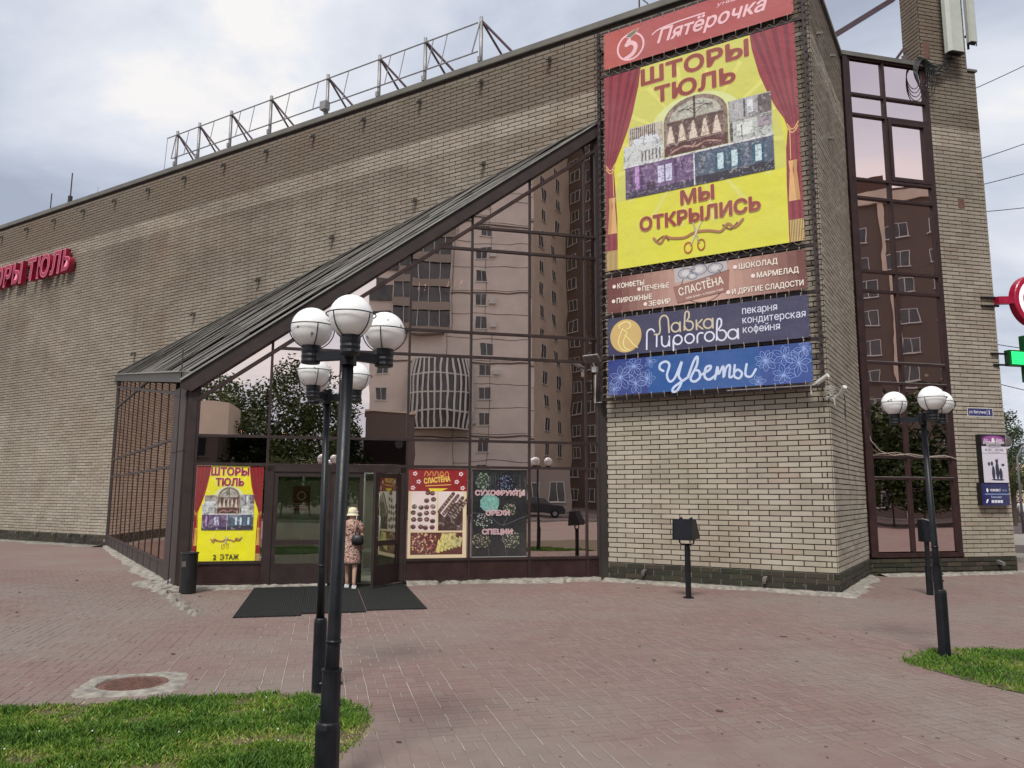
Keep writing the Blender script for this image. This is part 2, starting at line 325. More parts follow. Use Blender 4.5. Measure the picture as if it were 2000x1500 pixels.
def mesh_of(name, mb, inv=None):
    me = bpy.data.meshes.new(name)
    vs = [tuple(inv @ Vt(v)) for v in mb.v] if inv is not None else mb.v
    me.from_pydata(vs, [], mb.f)
    if any(c is not None for c in mb.c):
        a = me.attributes.new('Col', 'FLOAT_COLOR', 'FACE'); a.data.foreach_set('color', [x for c in mb.c for x in (c or (.5, .5, .5, 1))])
    a = me.attributes.new('tint', 'FLOAT', 'FACE'); a.data.foreach_set('value', mb.t)
    return me
def mk(name, mb, mat, parent=None, smooth=False, **props):
    inv = ROOT[parent.name].inverted() if parent is not None else None
    me = mesh_of(name, mb, inv); me.materials.append(MATS[mat])
    if smooth: me.shade_smooth()
    o = bpy.data.objects.new(name, me); link(o, parent)
    if parent is None: ROOT[o.name] = Matrix.Identity(4)
    for k, v in props.items(): o[k] = v
    return o
def thing(name, loc, label, cat, group=None, rz=0.0):
    o = bpy.data.objects.new(name, None); o.location = loc; o.rotation_euler = (0, 0, rz); o.empty_display_size = .2; COL.objects.link(o)
    ROOT[o.name] = Matrix.Translation(Vt(loc)) @ Matrix.Rotation(rz, 4, 'Z'); o['label'] = label; o['category'] = cat
    if group: o['group'] = group
    return o
def copy_tree(o, parent=None, **kw):
    c = o.copy(); COL.objects.link(c); c.parent = parent
    for k, v in kw.items(): c[k] = v
    for ch in list(o.children): copy_tree(ch, c)
    return c
def clip(poly, a, b, c):
    """keep the part of a 2-d polygon where a*x + b*y <= c"""
    out = []
    for i in range(len(poly)):
        p, q = poly[i], poly[(i + 1) % len(poly)]; dp, dq = a * p[0] + b * p[1] - c, a * q[0] + b * q[1] - c
        if dp <= 0: out.append(p)
        if (dp < 0 < dq) or (dq < 0 < dp):
            t = dp / (dp - dq); out.append((p[0] + (q[0] - p[0]) * t, p[1] + (q[1] - p[1]) * t))
    return out
# ------------------------------------------------------------------ ground
mb = MB(); mb.poly([(-300, -300, -.0035), (300, -300, -.0035), (300, 300, -.0035), (-300, 300, -.0035)]); mk('ground', mb, 'paving_ground', kind='structure')
def quad(name, x0, x1, y0, y1, z, mat, **p):
    m = MB(); m.poly([(x0, y0, z), (x1, y0, z), (x1, y1, z), (x0, y1, z)]); return mk(name, m, mat, **p)
# street beyond the tower
quad('road', -200, 200, 14.0, 21.0, -.001, 'asphalt', kind='structure'); quad('far_road', -200, 200, 32, 60, -.001, 'asphalt', kind='structure')
quad('pavement', -200, 200, 21.0, 32.0, .0, 'concrete', kind='structure')
m = MB(); m.box(lambda a, o, z: Vt((a, o, z)), -200, 200, 11.6, 13.9, -.01, .10); mk('kerb', m, 'concrete', kind='structure')
# street behind the camera (mirrored in the glass)
AX2 = (Vt((math.cos(R(-37)), math.sin(R(-37)), 0)), Vt((math.cos(R(53)), math.sin(R(53)), 0)))
def FS(a, o, z): return Vt((2.6, -16.2, 0)) + AX2[0] * a + AX2[1] * o + UP * z
m = MB(); m.poly([FS(20, -120, -.003), FS(31, -120, -.003), FS(31, 120, -.003), FS(20, 120, -.003)]); mk('side_street', m, 'asphalt', kind='structure')
m = MB(); m.box(FS, 19.7, 19.95, -120, 120, -.01, .13); m.box(FS, 31.05, 31.3, -120, 120, -.01, .13); mk('street_kerb', m, 'concrete', kind='structure')
# ------------------------------------------------------------------ pavers: basket weave turned with the glazed front
def px_size(p):
    d = Vt(p) - CAMP; dz = d.dot(f_)
    if dz < .3: return 0, 0, 0
    return 1000 + 1522 * d.dot(r_) / dz, 750 - 1522 * d.dot(u_) / dz, dz
GRASS_L = [(-1.42, -12.35), (-1.52, -11.8), (-1.66, -11.42), (-1.88, -11.06), (-2.2, -10.80), (-2.75, -10.72), (-3.25, -10.87), (-3.8, -11.45), (-4.72, -12.42), (-6.2, -14.0), (-8.0, -15.8), (-6.0, -18), (3.0, -18.0), (1.2, -15.4), (-.4, -13.4)]
GRASS_R = [(1.62, -5.93), (1.72, -5.45), (1.95, -5.00), (2.35, -4.72), (3.0, -4.42), (5.2, -3.0), (9.0, .5), (12, -4), (6.0, -9.2), (3.3, -7.25), (2.60, -6.95), (2.2, -6.62), (1.85, -6.3)]
def inside(p, poly):
    x, y = p; c = False; j = len(poly) - 1
    for i in range(len(poly)):
        xi, yi = poly[i]; xj, yj = poly[j]
        if (yi > y) != (yj > y) and x < (xj - xi) * (y - yi) / (yj - yi) + xi: c = not c
        j = i
    return c
MAN = (-4.70, -11.33)
def wall_side(p, m=0.25):
    """true where a ground point lies under the building"""
    x, y = p; q = Vt((x, y, 0))
    if y > -m and x < m: return True
    if (q - T0).dot(TN) < m and y > 4.0: return True
    if (q - G0).dot(GN) < m and (q - G1).dot(SN) < m and y < 0.3 and x < -4: return True
    return False
cells = []
for i in range(-110, 110):
    for j in range(-110, 110):
        c = Vt((2.6, -16.2, 0)) + (TD * (i * .2) - TN * (j * .2))
        X, Y, D = px_size(c)
        if D < 3 or D > 19 or not (-60 < X < 2060) or not (1085 < Y < 1560): continue
        if wall_side((c.x, c.y)) or inside((c.x, c.y), GRASS_L) or inside((c.x, c.y), GRASS_R): continue
        if (Vt((c.x, c.y)) - Vt(MAN)).length < .44: continue
        cells.append((c, i, j, D))
cells.sort(key=lambda q: q[3])
paver_meshes = []
for k in range(10):
    m = MB(); a, b, e = .0975, .0475, .005; jz = [random.uniform(-.0015, .0015) for _ in range(4)]
    bt = [(-a, -b, -.03), (a, -b, -.03), (a, b, -.03), (-a, b, -.03)]; md = [(-a, -b, -.004), (a, -b, -.004), (a, b, -.004), (-a, b, -.004)]
    tp = [(-a + e, -b + e, 0), (a - e, -b + e, 0), (a - e, b - e, 0), (-a + e, b - e, 0)]
    m.hexa([Vt(p) for p in bt + md], tint=k / 9, skip=(0, 1)); m.hexa([Vt(p) for p in md + tp], tint=k / 9, skip=(0,))
    me = mesh_of('paver', m); me.materials.append(MATS['paver']); paver_meshes.append(me)
pave = thing('paving', (0, 0, 0), 'x', 'paving'); del pave['label']; del pave['category']; pave['kind'] = 'structure'
stuff_v, stuff_f, stuff_t = [], [], []; n_obj = 0
ang = math.atan2(TD.y, TD.x)
for c, i, j, D in cells:
    lng = (i + j) % 2
    for h in (-1, 1):
        p = c + (TN if lng else TD) * (h * .05); rz = ang + (0 if lng else math.pi / 2) + random.gauss(0, .012); zz = random.gauss(0, .0011)
        k = min(9, max(0, int(random.gauss(4.6, 2.2))))
        if n_obj < 300:
            o = bpy.data.objects.new('paver', paver_meshes[k]); o.location = (p.x, p.y, zz); o.rotation_euler = (random.gauss(0, .004), random.gauss(0, .004), rz); link(o, pave); n_obj += 1
        else:
            b = len(stuff_v); cs, sn = math.cos(rz), math.sin(rz); me = paver_meshes[0]
            for x, y, z in ((-.0965, -.0465, -.014), (.0965, -.0465, -.014), (.0965, .0465, -.014), (-.0965, .0465, -.014), (-.092, -.042, 0), (.092, -.042, 0), (.092, .042, 0), (-.092, .042, 0)):
                stuff_v.append((p.x + x * cs - y * sn, p.y + x * sn + y * cs, z + zz))
            for q in ((4, 5, 6, 7), (0, 1, 5, 4), (1, 2, 6, 5), (2, 3, 7, 6), (3, 0, 4, 7)): stuff_f.append(tuple(b + t for t in q)); stuff_t.append(k / 9)
m = MB(); m.v, m.f, m.t, m.c = stuff_v, stuff_f, stuff_t, [None] * len(stuff_f)
mk('paver_field', m, 'paver', pave, kind='stuff')
# pale sand showing in the joints: long lines square to the glazed front, short ticks inside the blocks
from mathutils import noise as _mn
m = MB(); rj = random.Random(17); cs = {(i, j) for _, i, j, _ in cells}
for c, i, j, D in cells:
    if D > 15: continue
    q = _mn.noise((c.x * .55, c.y * .55, 2.0)) + .35 * _mn.noise((c.x * 2.1, c.y * 2.1, 7))
    if q < -.20 + .10 * rj.random(): continue
    w = rj.uniform(.0018, .0040); o = rj.gauss(0, .0015); a = c + TD * (.1 + o)
    if rj.random() < .80: m.poly([a - TD * w - TN * .1, a + TD * w - TN * .1, a + TD * w + TN * .1, a - TD * w + TN * .1])
    if (i + j) % 2 == 0 and rj.random() < .55: a = c + TD * o; m.poly([a - TD * w * .8 - TN * .095, a + TD * w * .8 - TN * .095, a + TD * w * .8 + TN * .09, a - TD * w * .8 + TN * .09])
m.v = [(x, y, .0022) for x, y, z in m.v]; mk('joint_sand', m, 'joint_sand', pave, kind='stuff')
# rough concrete aprons along the foot of the walls, and the broken strip by the glazed corner
def apron(name, pts, z0, seed, mat='concrete'):
    """pts: list of (inner, outer) ground points; a low ragged ramp"""
    r = random.Random(seed); m = MB(); rows = []
    n = 0
    for (a, b), (a2, b2) in zip(pts[:-1], pts[1:]):
        L = (Vt(a2) - Vt(a)).length; k = max(2, int(L / .09))
        for i in range(k):
            t = i / k; rows.append((Vt(a).lerp(Vt(a2), t), Vt(b).lerp(Vt(b2), t)))
    rows.append((Vt(pts[-1][0]), Vt(pts[-1][1])))
    V = []; w = 0.0
    for a, b in rows:
        w = w * .8 + r.gauss(0, .06); d = (b - a); L = d.length or 1; d = d / L; L2 = max(.04, L * (1 + w * 3.2))
        V.append([(a.x, a.y, z0 + r.gauss(0, .006)), *[(a.x + d.x * L2 * t, a.y + d.y * L2 * t, z0 * (1 - t) ** .8 + .014 + r.gauss(0, .006)) for t in (.35, .7)], (a.x + d.x * L2, a.y + d.y * L2, -.008)])
    b0 = len(m.v); m.v = [p for row in V for p in row]
    for i in range(len(V) - 1):
        for j in range(3):
            m.f.append((i * 4 + j, (i + 1) * 4 + j, (i + 1) * 4 + j + 1, i * 4 + j + 1)); m.c.append(None); m.t.append(.5)
    return mk(name, m, mat, kind='structure')
gp = lambda s, off: (glsP(s, off, 0).x, glsP(s, off, 0).y)
sp_ = lambda s, off: (sidP(s, off, 0).x, sidP(s, off, 0).y)
tp_ = lambda s, off: (towP(s, off, 0).x, towP(s, off, 0).y)
apron('concrete_apron', [(gp(8.87, -.05), gp(9.15, .34)), (gp(7.3, -.05), gp(7.3, .16)), (gp(6, -.05), gp(6, .12))], .07, 1)
apron('concrete_apron', [(gp(4.4, -.05), gp(4.4, .22)), (gp(2.5, -.05), gp(2.5, .20)), (gp(.05, -.05), (-4.75, -.42))], .09, 2)
apron('concrete_apron', [((-4.85, .0), (-4.75, -.42)), ((-2.5, 0), (-2.5, -.22)), ((0.0, 0), (.30, -.26))], .06, 3)
apron('concrete_apron', [((0.0, 0), (.30, -.26)), ((0, 1.5), (.30, 1.5)), ((0, 4.2), (.22, 3.9))], .05, 4)
apron('concrete_apron', [(tp_(0.15, 0), tp_(.35, .36)), (tp_(2, 0), tp_(2, .34)), (tp_(4.2, 0), tp_(4.25, .3)), (tp_(4.6, -.1), tp_(4.6, .3))], .05, 5)
apron('concrete_apron', [(sp_(-.05, -.03), gp(9.15, .34)), (sp_(1.5, 0), sp_(1.5, .28)), (sp_(6, 0), sp_(6, .17)), (sp_(14, 0), sp_(14, .15))], .07, 6)
apron('concrete_apron', [((-40, 0), (-40, -.3)), ((-24, 0), (-24.2, -.34))], .05, 7, 'concrete_dark')
# cement patch the pavers give way to, along the flank and on the right
def blotch(name, cx, cy, rx, ry, rot, z, mat, seed, n=40, rag=.18):
    r = random.Random(seed); m = MB(); pts = []
    ph = [r.uniform(0, 6.28) for _ in range(6)]
    for i in range(n):
        t = 2 * math.pi * i / n; q = 1 + rag * (math.sin(2 * t + ph[0]) * .5 + math.sin(3 * t + ph[1]) * .4 + math.sin(5 * t + ph[2]) * .3 + math.sin(9 * t + ph[3]) * .25 + r.gauss(0, .2))
        x, y = rx * q * math.cos(t), ry * q * math.sin(t); pts.append((cx + x * math.cos(rot) - y * math.sin(rot), cy + x * math.sin(rot) + y * math.cos(rot), z))
    m.poly(pts); return mk(name, m, mat, kind='structure')
m = MB(); rm = random.Random(3); prof = [(.62, -.01), (.55, .02), (.42, .045), (.22, .06), (.03, .065)]
m.lathe((-12.35, -6.05, 0), prof, 26, ex=1.0, ey=.5, ax=(SD, SN, UP)); m.v = [(x + rm.gauss(0, .02), y + rm.gauss(0, .02), z + rm.gauss(0, .006)) for x, y, z in m.v]; mk('cement_patch', m, 'concrete', kind='structure')
# manhole
mh = thing('manhole', (MAN[0], MAN[1], 0), 'rusty round manhole cover set in a pale cement collar beside the grass', 'manhole cover')
m = MB(); r = random.Random(4); seg = 48; ring = []
prof_o = []
for i in range(seg):
    t = 2 * math.pi * i / seg; sq = 1 / max(abs(math.cos(t - .78)), abs(math.sin(t - .78))) ; R0 = (.50 * min(sq, 1.22)) * (1 + r.gauss(0, .035)); prof_o.append(R0)
rows = [(1.0, -.006), (.86, .012), ('in', .016), ('in2', .004)]
for q, z in rows:
    for i in range(seg):
        t = 2 * math.pi * i / seg; rr = .335 if q == 'in' else .325 if q == 'in2' else prof_o[i] * q
        m.v.append((MAN[0] + rr * math.cos(t), MAN[1] + rr * math.sin(t), z + (r.gauss(0, .002) if q == .86 else 0)))
for a in range(3):
    for i in range(seg): m.f.append((a * seg + i, a * seg + (i + 1) % seg, (a + 1) * seg + (i + 1) % seg, (a + 1) * seg + i)); m.c.append(None); m.t.append(.5)
mk('collar', m, 'concrete', mh)
m = MB(); m.lathe((*MAN, -.03), [(.318, 0), (.318, .030), (.308, .037), (.285, .037), (.280, .031), (.0, .031)][:5] + [(.02, .031)], 48)
for k in range(-6, 7):
    for l in range(-6, 7):
        x, y = k * .042, l * .042
        if math.hypot(x, y) < .26: m.box(lambda a, o, z: Vt((MAN[0] + a, MAN[1] + o, z)), x - .012, x + .012, y - .012, y + .012, .0, .007)
mk('lid', m, 'rust', mh)
# ------------------------------------------------------------------ grass
def grass(name, poly, x0, x1, y0, y1, n, label, seed):
    g = np.random.default_rng(seed); xs, ys = g.uniform(x0, x1, n), g.uniform(y0, y1, n); V = []; F = []; T = []
    import mathutils
    nzf = mathutils.noise.noise
    for x, y in zip(xs, ys):
        if not inside((x + g.normal(0, .045) + .07 * nzf((x * 3, y * 3, 1)), y + g.normal(0, .045) + .07 * nzf((x * 3, y * 3, 5))), poly): continue
        X, Y, D = px_size((x, y, 0))
        if D < .6 or not (-120 < X < 2120) or Y > 1700: continue
        q = nzf((x * 1.5, y * 1.5, seed)) + .5 * nzf((x * 4.2, y * 4.2, seed)); q2 = nzf((x * 5, y * 5, seed + 3))
        if D > 6.5 and g.random() < .25: continue
        if q2 < -.22 and g.random() < .4: continue
        if q < -.32 and g.random() < .5: continue
        h = max(.012, (.036 + .032 * q2 + .028 * q) * g.uniform(.5, 1.35)); a = g.uniform(0, 6.283); w = g.uniform(.0032, .006) * (1 + D * .06)
        tint = min(1, max(0, .34 - .62 * q + g.normal(0, .17) + (.35 if g.random() < .07 else 0)))
        ln = g.uniform(.2, .95) * h; b = a + g.uniform(-1, 1); ca, sa = math.cos(a), math.sin(a); cx, cy = math.cos(b) * ln, math.sin(b) * ln
        k = len(V); V += [(x - ca * w, y - sa * w, 0), (x + ca * w, y + sa * w, 0), (x + ca * w * .7 + cx * .4, y + sa * w * .7 + cy * .4, h * .6), (x - ca * w * .7 + cx * .4, y - sa * w * .7 + cy * .4, h * .6), (x + cx, y + cy, h)]
        F += [(k, k + 1, k + 2, k + 3), (k + 3, k + 2, k + 4)]; T += [tint, tint]
    m = MB(); m.v, m.f, m.t, m.c = V, F, T, [None] * len(F); o = mk(name, m, 'grass_blade', kind='stuff'); o['label'] = label; o['category'] = 'grass'; return o
for nm, P in (('soil_bed', GRASS_L), ('soil_bed', GRASS_R)):
    m = MB(); m.poly([(x, y, .004) for x, y in P]); mk(nm, m, 'soil', kind='structure')
grass('grass', GRASS_L, -5.6, -.2, -14.2, -10.6, 190000, 'short green and straw lawn in the near left corner with a rounded paved edge', 5)
grass('grass', GRASS_R, 1.5, 4.2, -7.6, -3.8, 42000, 'tongue of rough green lawn at the foot of the right hand globe lamp', 9)
m = MB(); rc = random.Random(31)
for k in range(22):
    x, y = rc.uniform(-4.8, -1.6), rc.uniform(-13.6, -11.0)
    if inside((x, y), GRASS_L) and inside((x + .15, y + .15), GRASS_L): m.lathe((x, y, rc.uniform(.035, .05)), [(.002, 0), (.007, .003), (.006, .008), (.002, .011)], 7)
o = mk('clover_flowers', m, 'cloth_white', kind='stuff'); o['label'] = 'scattered white clover heads in the near left lawn'; o['category'] = 'flowers'
# small litter: leaves, crumbs of stone and weeds in the joints
m = MB(); r = random.Random(11)
for k in range(170):
    X, Y = r.uniform(0, 2000), 1130 + 370 * r.random() ** 1.3
    d = (f_ * 1522 + r_ * (X - 1000) - u_ * (Y - 750)).normalized(); t = -CAMP.z / d.z; p = CAMP + d * t
    if wall_side((p.x, p.y), .3) or inside((p.x, p.y), GRASS_L) or inside((p.x, p.y), GRASS_R): continue
    s_ = r.uniform(.004, .011) * (2.2 if r.random() < .08 else 1) * (t / 8) ** .5; a = r.uniform(0, 6.28); q = [Vt((p.x + s_ * math.cos(a + b) * (1 + (b % 3 > 1)), p.y + s_ * math.sin(a + b) * .7, .004)) for b in (0, 1.3, 2.7, 4.2)]
    m.prism(q, (0, 0, s_ * .5), tint=r.random())
o = mk('litter', m, 'soil', kind='stuff')
# ------------------------------------------------------------------ main building
def brick_rows(F, a0, a1, z0, nz, keep, corner_end=None, corner_start=None, L=.4145, H=.1067, J=.015, phase=0.0, other=None):
    """running bond between a0 and a1; returns (a_left, a_right, z_bottom) of every brick face"""
    out = []
    for k in range(nz):
        z = z0 + k * H; segs = []
        if corner_end is not None:       # bond set out from the right-hand corner
            a = corner_end
            if k % 2: segs += [(a - .112, a), (a - .207, a - .112)]; a -= .207
            while a > a0: segs.append((a - L, a)); a -= L
        else:
            a = a0 + phase + (L / 2 if k % 2 else 0) - L
            while a < a1: segs.append((a, a + L)); a += L
        for l, r2 in segs:
            l, r2 = max(l, a0), min(r2, a1)
            if r2 - l < .04: continue
            if keep((l + r2) / 2, z + H / 2, l, r2, z, z + H): out.append((l, r2, z))
    return out
def add_brick(m, F, l, r2, z, H=.1067, J=.0165, tint=None, proud=None):
    t = random.random() if tint is None else tint; p = random.gauss(.017, .0020) if proud is None else proud
    j = J / 2; d = random.gauss(0, .001); e = .004
    A = [F(l + j, 0, z + j + d), F(r2 - j, 0, z + j + d), F(r2 - j, 0, z + H - j + d), F(l + j, 0, z + H - j + d)]
    B = [F(l + j + e, p, z + j + d + e), F(r2 - j - e, p, z + j + d + e), F(r2 - j - e, p, z + H - j + d - e), F(l + j + e, p, z + H - j + d - e)]
    b = len(m.v); m.v += [tuple(q) for q in A + B]
    for q in ((4, 5, 6, 7), (0, 1, 5, 4), (1, 2, 6, 5), (2, 3, 7, 6), (3, 0, 4, 7)): m.f.append(tuple(b + x for x in q)); m.c.append(None); m.t.append(t)
def lay(F, rows, parent, mat, n_parts, stuffname, partname='brick', H=.1067):
    """the n_parts bricks that show largest become objects sharing meshes, the rest one stuff part"""
    sc = []
    for l, r2, z in rows:
        X, Y, D = px_size(F((l + r2) / 2, 0, z)); ok = D > 0 and -20 < X < 2020 and -20 < Y < 1520
        sc.append(((r2 - l) / D if ok else 0))
    order = sorted(range(len(rows)), key=lambda i: -sc[i]); big = set(order[:n_parts]); m = MB(); cache = {}
    inv = ROOT[parent.name].inverted()
    for i, (l, r2, z) in enumerate(rows):
        t = min(1, max(0, random.gauss(.5, .2) if random.random() < .9 else random.random()))
        if i in big and sc[i] > 0:
            key = (round(r2 - l, 2), int(t * 6.99))
            if key not in cache:
                mm = MB(); w = (r2 - l) / 2; base = F(0, 0, 0); add_brick(mm, lambda a, o, zz: F(a, o, zz) - base, -w, w, 0, H=H, tint=key[1] / 6)
                cache[key] = mesh_of(partname, mm); cache[key].materials.append(MATS[mat])
            o = bpy.data.objects.new(partname, cache[key]); o.location = inv @ F((l + r2) / 2, random.gauss(0, .0012), z); link(o, parent)
        else: add_brick(m, F, l, r2, z, H=H, tint=t)
    if m.f: mk(stuffname, m, mat, parent, kind='stuff')
def roofline(x): return 10.72 + (x + 4.87) * (10.72 - 6.0) / (-4.87 + 23.8)
bld = thing('brick_building', (0, 0, 0), 'long windowless shop building of pale facing brick on a dark brick plinth', 'building')
m = MB()   # body: front wall, side wall, back, roof
def bw(x0, x1, y0, y1, z0, z1): m.box(lambda a, o, z: Vt((a, o, z)), x0, x1, y0, y1, z0, z1)
bw(-42, -23.82, 0, .4, 0, 13.19); bw(-23.82, -4.87, 0, .4, 5.2, 13.19); bw(-4.87, 0, 0, .4, 0, 13.19); bw(-.4, 0, .4, 4.35, 0, 13.19); bw(-42, -41.6, .4, 30, 0, 13.19); bw(-42, -.0, 29.6, 30, 0, 13.19); bw(-.4, 0, 7, 29.6, 0, 13.19)
mk('wall', m, 'mortar_dark', bld)
m = MB(); m.box(lambda a, o, z: Vt((a, o, z)), -42, -.02, .02, 30, 13.0, 13.12); mk('roof', m, 'concrete_dark', bld)
def keep_front(a, zc, l, r2, z0, z1):
    if z1 > 13.2: return False
    if -23.88 <= l and a < -4.87: return z0 > roofline(l) - .15
    return True
NZ = 120
rows = brick_rows(None, -40.5, 0, .40, NZ, keep_front, corner_end=0.012)
FW = lambda a, o, z: Vt((a, -o, z))
rows = [(l, min(r2, -23.88), z) if l < -23.88 < r2 and z < 6.1 else (l, r2, z) for l, r2, z in rows]; rows = [q for q in rows if q[1] - q[0] > .03]
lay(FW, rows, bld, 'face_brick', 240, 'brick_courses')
FR = lambda a, o, z: Vt((o, a, z))     # side of the pier; a grows away from the street corner
rows = brick_rows(None, -.012, 4.35, .40, NZ, lambda a, zc, l, r2, z0, z1: z1 < 13.2, phase=.2)
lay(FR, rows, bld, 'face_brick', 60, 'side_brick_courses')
# dark plinth courses, set slightly proud
FWp = lambda a, o, z: Vt((a, -o - .012, z)); FRp = lambda a, o, z: Vt((o + .012, a, z))
for FF, a, b in ((FW, -42, -23.9), (FW, -4.87, .011), (FR, 0, 4.35)):
    m = MB(); m.box(FF, a, b, 0, .011, 0, .395 if FF is FW else .394); mk('plinth_mortar', m, 'mortar_pale', bld)
kp = lambda a, zc, l, r2, z0, z1: not (-24 < a < -4.87)
lay(FWp, brick_rows(None, -40.5, .02, -.03, 4, kp, corner_end=.024), bld, 'plinth_brick', 170, 'plinth_courses', 'plinth_brick')
lay(FRp, brick_rows(None, -.024, 4.35, -.03, 4, lambda *a: True, phase=.1), bld, 'plinth_brick', 60, 'side_plinth_courses', 'plinth_brick')
# coping
m = MB(); m.box(FW, -42, .07, -.45, .07, 13.20, 13.215); m.box(FW, -42, .07, .055, .075, 13.215, 13.36); m.box(FW, -42, .07, -.45, .055, 13.30, 13.36)
mk('coping', m, 'coping_grey', bld)
m = MB(); m.box(FR, .0, 29, -.35, .07, 13.20, 13.30); mk('coping', m, 'coping_grey', bld)
# projecting pipe stubs / lamp brackets in the wall
stub = None
def stud(x, z, F=FW, small=1.0):
    global stub
    if stub is None:
        mm = MB(); f0 = F(0, 0, 0)
        mm.prism([Vt((-.045, 0, 0)), Vt((-.045, -.19, -.04)), Vt((-.045, -.19, .03)), Vt((-.045, 0, .085))], (.09, 0, 0))
        mm.box(lambda a, o, zz: Vt((a, -o, zz)), -.03, .03, .12, .175, -.085, -.03)
        stub = mesh_of('floodlight_bracket', mm); stub.materials.append(MATS['coping_grey'])
    o = bpy.data.objects.new('floodlight_bracket', stub); o.location = F(x, .015, z); o.scale = (small,) * 3; link(o, bld); return o
for k in range(18): stud(-6.2 - 2.075 * k, 12.76)
for x, z in ((-8.18, 10.43), (-10.43, 9.88), (-13.53, 9.36), (-16.66, 8.52), (-19.76, 7.79), (-22.93, 6.73)): stud(x, z)
for x in (-27, -26, -25.1, -28.2, -29.6, -31): stud(x, .36, small=.8)
for x in (-3.9, -1.35): stud(x, .22, small=.8)
for x, w in ((-35.6, .02), (-29.3, .025), (-13.2, .018)):
    m = MB(); m.box(FW, x, x + w, .0, .014, 9.4 if x < -20 else 10.4, 13.19); mk('joint', m, 'mortar_dark', bld)
for y, z in ((.8, 11.9), (2.6, 12.3), (1.6, 9.8)):
    o = stud(0, 0, small=.7); o.location = (0.015, y, z); o.rotation_euler = (0, 0, R(90))
# vent slot with a rust run below it, on the side wall
m = MB(); m.box(FR, 1.75, 1.95, .0, .018, 3.55, 4.30); mk('vent', m, 'inner_dark', bld)
# hatch ladder stubs on the roof edge above the banners
m = MB()
for x in (-3.9, -3.3): m.tube([(x, .3, 13.3), (x, .3, 13.9), (x - .1, .0, 14.15), (x - .1, -.2, 14.1)], .02, 6); m.tube([(x, .3, 13.9), (x + .3, .1, 13.5)], .015, 6)
mk('roof_bracket', m, 'dark_steel', bld, kind='stuff')
# ------------------------------------------------------------------ glazed entrance wing
ent = thing('glazed_entrance', tuple(glsP(4.4, -2, 0)), 'wedge shaped entrance hall of bronze mirror glass in brown frames under a steep sheet roof', 'entrance hall')
MU = [0.09, 0.40, 1.73, 3.07, 4.43, 5.88, 7.28, 8.66]
TR = [0.50, 2.45, 3.02, 4.88, 5.43, 7.35, 7.87]
beam_lo = lambda s: 10.43 - .743 * s
rail_c = lambda s: 10.12 - .734 * s
beam_up = lambda s: 10.70 - .736 * s
def pane(F, poly, parent, mat, off=0.0, tilt=.0022, name='pane'):
    cx = sum(p[0] for p in poly) / len(poly); cz = sum(p[1] for p in poly) / len(poly)
    ta, tb = random.gauss(0, tilt), random.gauss(0, tilt)
    m = MB(); m.prism([F(a, off - .010 + (a - cx) * ta + (z - cz) * tb, z) for a, z in poly], F(0, .008, 0) - F(0, 0, 0)); return mk(name, m, mat, parent)
for i in range(len(MU) - 1):
    s0, s1 = MU[i] + .02, MU[i + 1] - .02
    for j in range(len(TR)):
        z0 = TR[j]; z1 = TR[j + 1] if j + 1 < len(TR) else 12
        if j == 0 and i in (4, 5): continue          # the door unit
        p = clip([(s0, z0), (s1, z0), (s1, z1), (s0, z1)], .734, 1, 10.12)
        if len(p) >= 3 and (max(q[1] for q in p) - z0) > .05: pane(glsP, p, ent, 'glass_smoke' if (j == 1 and i in (4, 6)) else 'glass_bronze')
    p = clip(clip([(s0, 0), (s1, 0), (s1, 12), (s0, 12)], .743, 1, 10.45), -.734, -1, -10.12); pane(glsP, p, ent, 'glass_bronze', tilt=.004)
    # kick panels
    if i not in (4, 5):
        m = MB(); m.box(glsP, s0 + .01, s1 - .01, -.02, .012, .09, .47); mk('kick_panel', m, 'panel_brown', ent)
for s in MU:
    w = .05 if s > .1 else .08; m = MB(); zt = beam_lo(s) + .05
    m.box(glsP, s - w / 2, s + w / 2, -.09, .035, .06, zt, ); mk('mullion', m, 'frame_brown', ent)
for j, z in enumerate(TR):
    m = MB(); smax = min(8.66, (10.12 - z) / .734)
    segs = [(0.09, 4.40), (7.3, 8.66)] if j == 0 else [(0.09, smax)]
    for a, b in segs: m.box(glsP, a, b, -.075, .042, z - .028, z + .028)
    mk('transom', m, 'frame_brown', ent)
for a, b in ((.05, 4.43), (7.28, 8.66)):
    m = MB(); m.box(glsP, a, b, -.07, .045, .05, .095); mk('bottom_rail', m, 'frame_brown', ent)
m = MB(); m.bar(glsP(.05, -.02, rail_c(.05)), glsP(8.68, -.02, rail_c(8.68)), .13, .07, up=UP); mk('sloping_rail', m, 'frame_maroon', ent)
# edge post next to the brick pier
m = MB(); m.box(glsP, -.06, .10, -.12, .10, .05, 10.6); m.box(glsP, .10, .14, -.05, .055, .05, 10.3); mk('post', m, 'inner_dark', ent)
# raking edge beam
m = MB(); pts = [(-.05, beam_up(-.05) + .02), (-.05, beam_lo(-.05) - .02), (8.80, beam_lo(8.80) - .0), (9.0, beam_up(9.0) - .1), (9.0, beam_up(9.0) + .02)]
m.prism([glsP(a, -.14, z) for a, z in pts], GN * .28); mk('raking_beam', m, 'frame_brown', ent)
m = MB(); m.bar(glsP(-.05, .02, beam_up(-.05) + .05), glsP(9.02, .02, beam_up(9.02) + .05), .32, .035); mk('verge_flashing', m, 'flashing', ent)
# corner post: narrow face to the front, broad plain panel to the flank
m = MB(); m.box(glsP, 8.68, 8.86, -.12, .05, .0, 4.2); mk('corner_post', m, 'frame_brown', ent)
m = MB(); m.box(sidP, .02, 1.52, -.02, .035, .03, 2.70); m.box(sidP, .02, 1.52, -.02, .035, 2.712, 4.08); mk('corner_panel', m, 'frame_brown_flat', ent)
